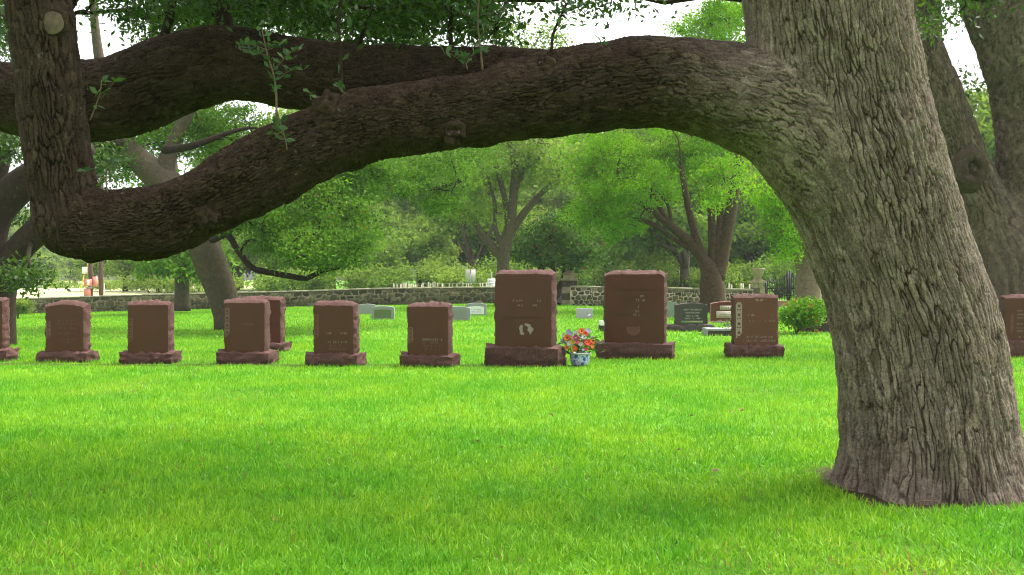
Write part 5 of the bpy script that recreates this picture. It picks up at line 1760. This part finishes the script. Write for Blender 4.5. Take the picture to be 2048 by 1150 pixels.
c = np.stack([rng.normal(0, .16, 240), rng.normal(-.03, .09, 240), rng.uniform(.02, .34, 240)], -1)
v, f = leaf_mesh_arrays(c, .10, .03, rng, 0, 0, np.stack([c[:, 0] * 6, rng.normal(size=240) * .6 - .3, np.full(240, .6)], -1))
obj('foliage', mesh_from('foliage', v, [f], False, {'rnd': np.repeat(rng.uniform(0.04, 1, 240), 4)}), M['leaf_oak'], bq)
c = np.stack([rng.normal(0, .05, 26) + .0, rng.normal(0, .05, 26), np.full(26, .28)], -1); aa = rng.uniform(-1, 1, 26)
v, f = leaf_mesh_arrays(np.stack([aa * .25, rng.normal(0, .06, 26), .42 - .18 * np.abs(aa)], -1), .22, .012, rng, 0, 0, np.stack([aa * 1.6, rng.normal(size=26) * .3, np.full(26, .9)], -1) * 3)
obj('grass_blade_spray', mesh_from('grass_blade_spray', v, [f], False, {'rnd': np.repeat(rng.uniform(.3, 1, 26), 4)}), M['leaf_shoot'], bq)

# ------------------------------------------------------------------ lantana bush, wall bush
t = shrub('lantana_bush', 'leafy lantana bush with small orange flowers left of the dark brown headstone', 1592, 30.5, 1.5, 1.0, M['leaf_shrub'], 800, (.085, .045), 30, None, 60, cr=.13)
rng = np.random.default_rng(12)
for k in range(16):
    px, py = [(1620, 609), (1623, 612), (1626, 634), (1617, 638), (1632, 643), (1569, 606), (1574, 609), (1608, 669), (1558, 664), (1571, 664), (1590, 600), (1612, 620), (1635, 663), (1630, 662), (1600, 640), (1585, 655)][k]
    p = P(px, py, 30.0 - .1) - np.array(t.location)
    v, f = leaf_mesh_arrays(rng.normal(size=(14, 3)) * .018 + p, .035, .03, rng, .5)
    obj('blossom', mesh_from('blossom', v, [f]), M['petal_yellow'] if k % 2 else M['petal_orange'], t)
# tall sprig of the same bush
c = np.array([P(1585 + rng.normal() * 5, y, 30.4) for y in np.linspace(592, 640, 90)]) - np.array(t.location)
v, f = leaf_mesh_arrays(c + rng.normal(size=(90, 3)) * .05, .08, .045, rng, .5)
obj('foliage', mesh_from('foliage', v, [f], False, {'rnd': np.repeat(rng.uniform(.3, 1, 90), 4)}), M['leaf_shrub'], t)
shrub('wall_bush', 'small pale bush growing against the wall at the far left', 36, 50, 1.1, 1.0, M['leaf_far2'], 820, (.10, .055), 22, None, 40)

# ------------------------------------------------------------------ fallen leaves and twigs on the lawn
def fallen(px, py, sz, seed, k):
    rng = np.random.default_rng(seed)
    d = CAMZ * F / (py - HOR)
    x = (px - 1024) / F * d
    th = np.linspace(0, 2 * np.pi, 11)[:-1]
    r = sz * (1 + .25 * rng.normal(size=10)) * np.where(np.arange(10) % 2, .72, 1.1)
    q = np.stack([np.cos(th) * r, np.sin(th) * r * .55, .25 * sz * np.cos(th * 2 + 1) + .2 * sz * rng.normal(size=10)], -1)
    v = np.concatenate([[(0, 0, -.1 * sz)], q])
    me = mesh_from('fallen_leaf', v, [np.array([(0, 1 + i, 1 + (i + 1) % 10) for i in range(10)])], False, {'rnd': np.full(11, rng.uniform(.2, 1.))})
    o = obj('fallen_leaf', me, M['dead_leaf'], None, (x, d, float(gz(x, d)) + .052), rng.uniform(0, 6))
    o.rotation_euler[0] = rng.uniform(.2, .6)
    tag(o, k, 'leaf', 'dead leaves fallen on the lawn')


FLAB = 'small curled brown dead leaf lying on the green lawn'
for k, (px, py, sz) in enumerate([(953, 892, .036), (1002, 906, .022), (1104, 838, .035), (1126, 846, .02), (1383, 841, .03), (1466, 833, .03), (1482, 829, .034), (1440, 840, .016), (1358, 914, .03), (1352, 800, .025), (1185, 800, .02), (1053, 797, .03), (957, 1016, .018), (1430, 954, .03), (212, 760, .02), (377, 893, .02)]):
    c, nm = min(LM, key=lambda q: abs(q[0] - px))
    fallen(px, py, sz, 40 + k, '%s brown dead leaf %s and %s the %s' % ('larger' if sz > .028 else 'small', ('just below' if py < 815 else 'below' if py < 880 else 'far below'), ('left of' if px < c else 'right of'), nm))
rng = np.random.default_rng(60)
g0 = np.array((2.72, 7.22, .03))
p = np.array([g0 + (-.07, .0, 0), g0 + (-.02, -.02, .02), g0 + (.05, -.02, .018), g0 + (.11, -.05, 0)])
pp, _ = resample(p, 14)
mb = MB(); mb.tube(pp - g0, np.linspace(.004, .002, 14), 5)
o = mb.build('fallen_twig', M['twig'], None, True, tuple(g0)); tag(o, 'thin pale twig lying at the foot of the great oak', 'twig')

# ------------------------------------------------------------------ haze
m, nt, out = newmat('humid air')
vp = N(nt, 'ShaderNodeVolumePrincipled')
vp.inputs['Color'].default_value = (.93, .97, 1.0, 1)
vp.inputs['Density'].default_value = .00031
vp.inputs['Anisotropy'].default_value = .2
L(nt, vp.outputs[0], out.inputs['Volume'])
mb = MB(); mb.box((0, 150, 14), (760, 420, 32))
hz = mb.build('haze', m)
tag(hz, 'humid pale air over the whole cemetery', 'haze', kind='stuff')
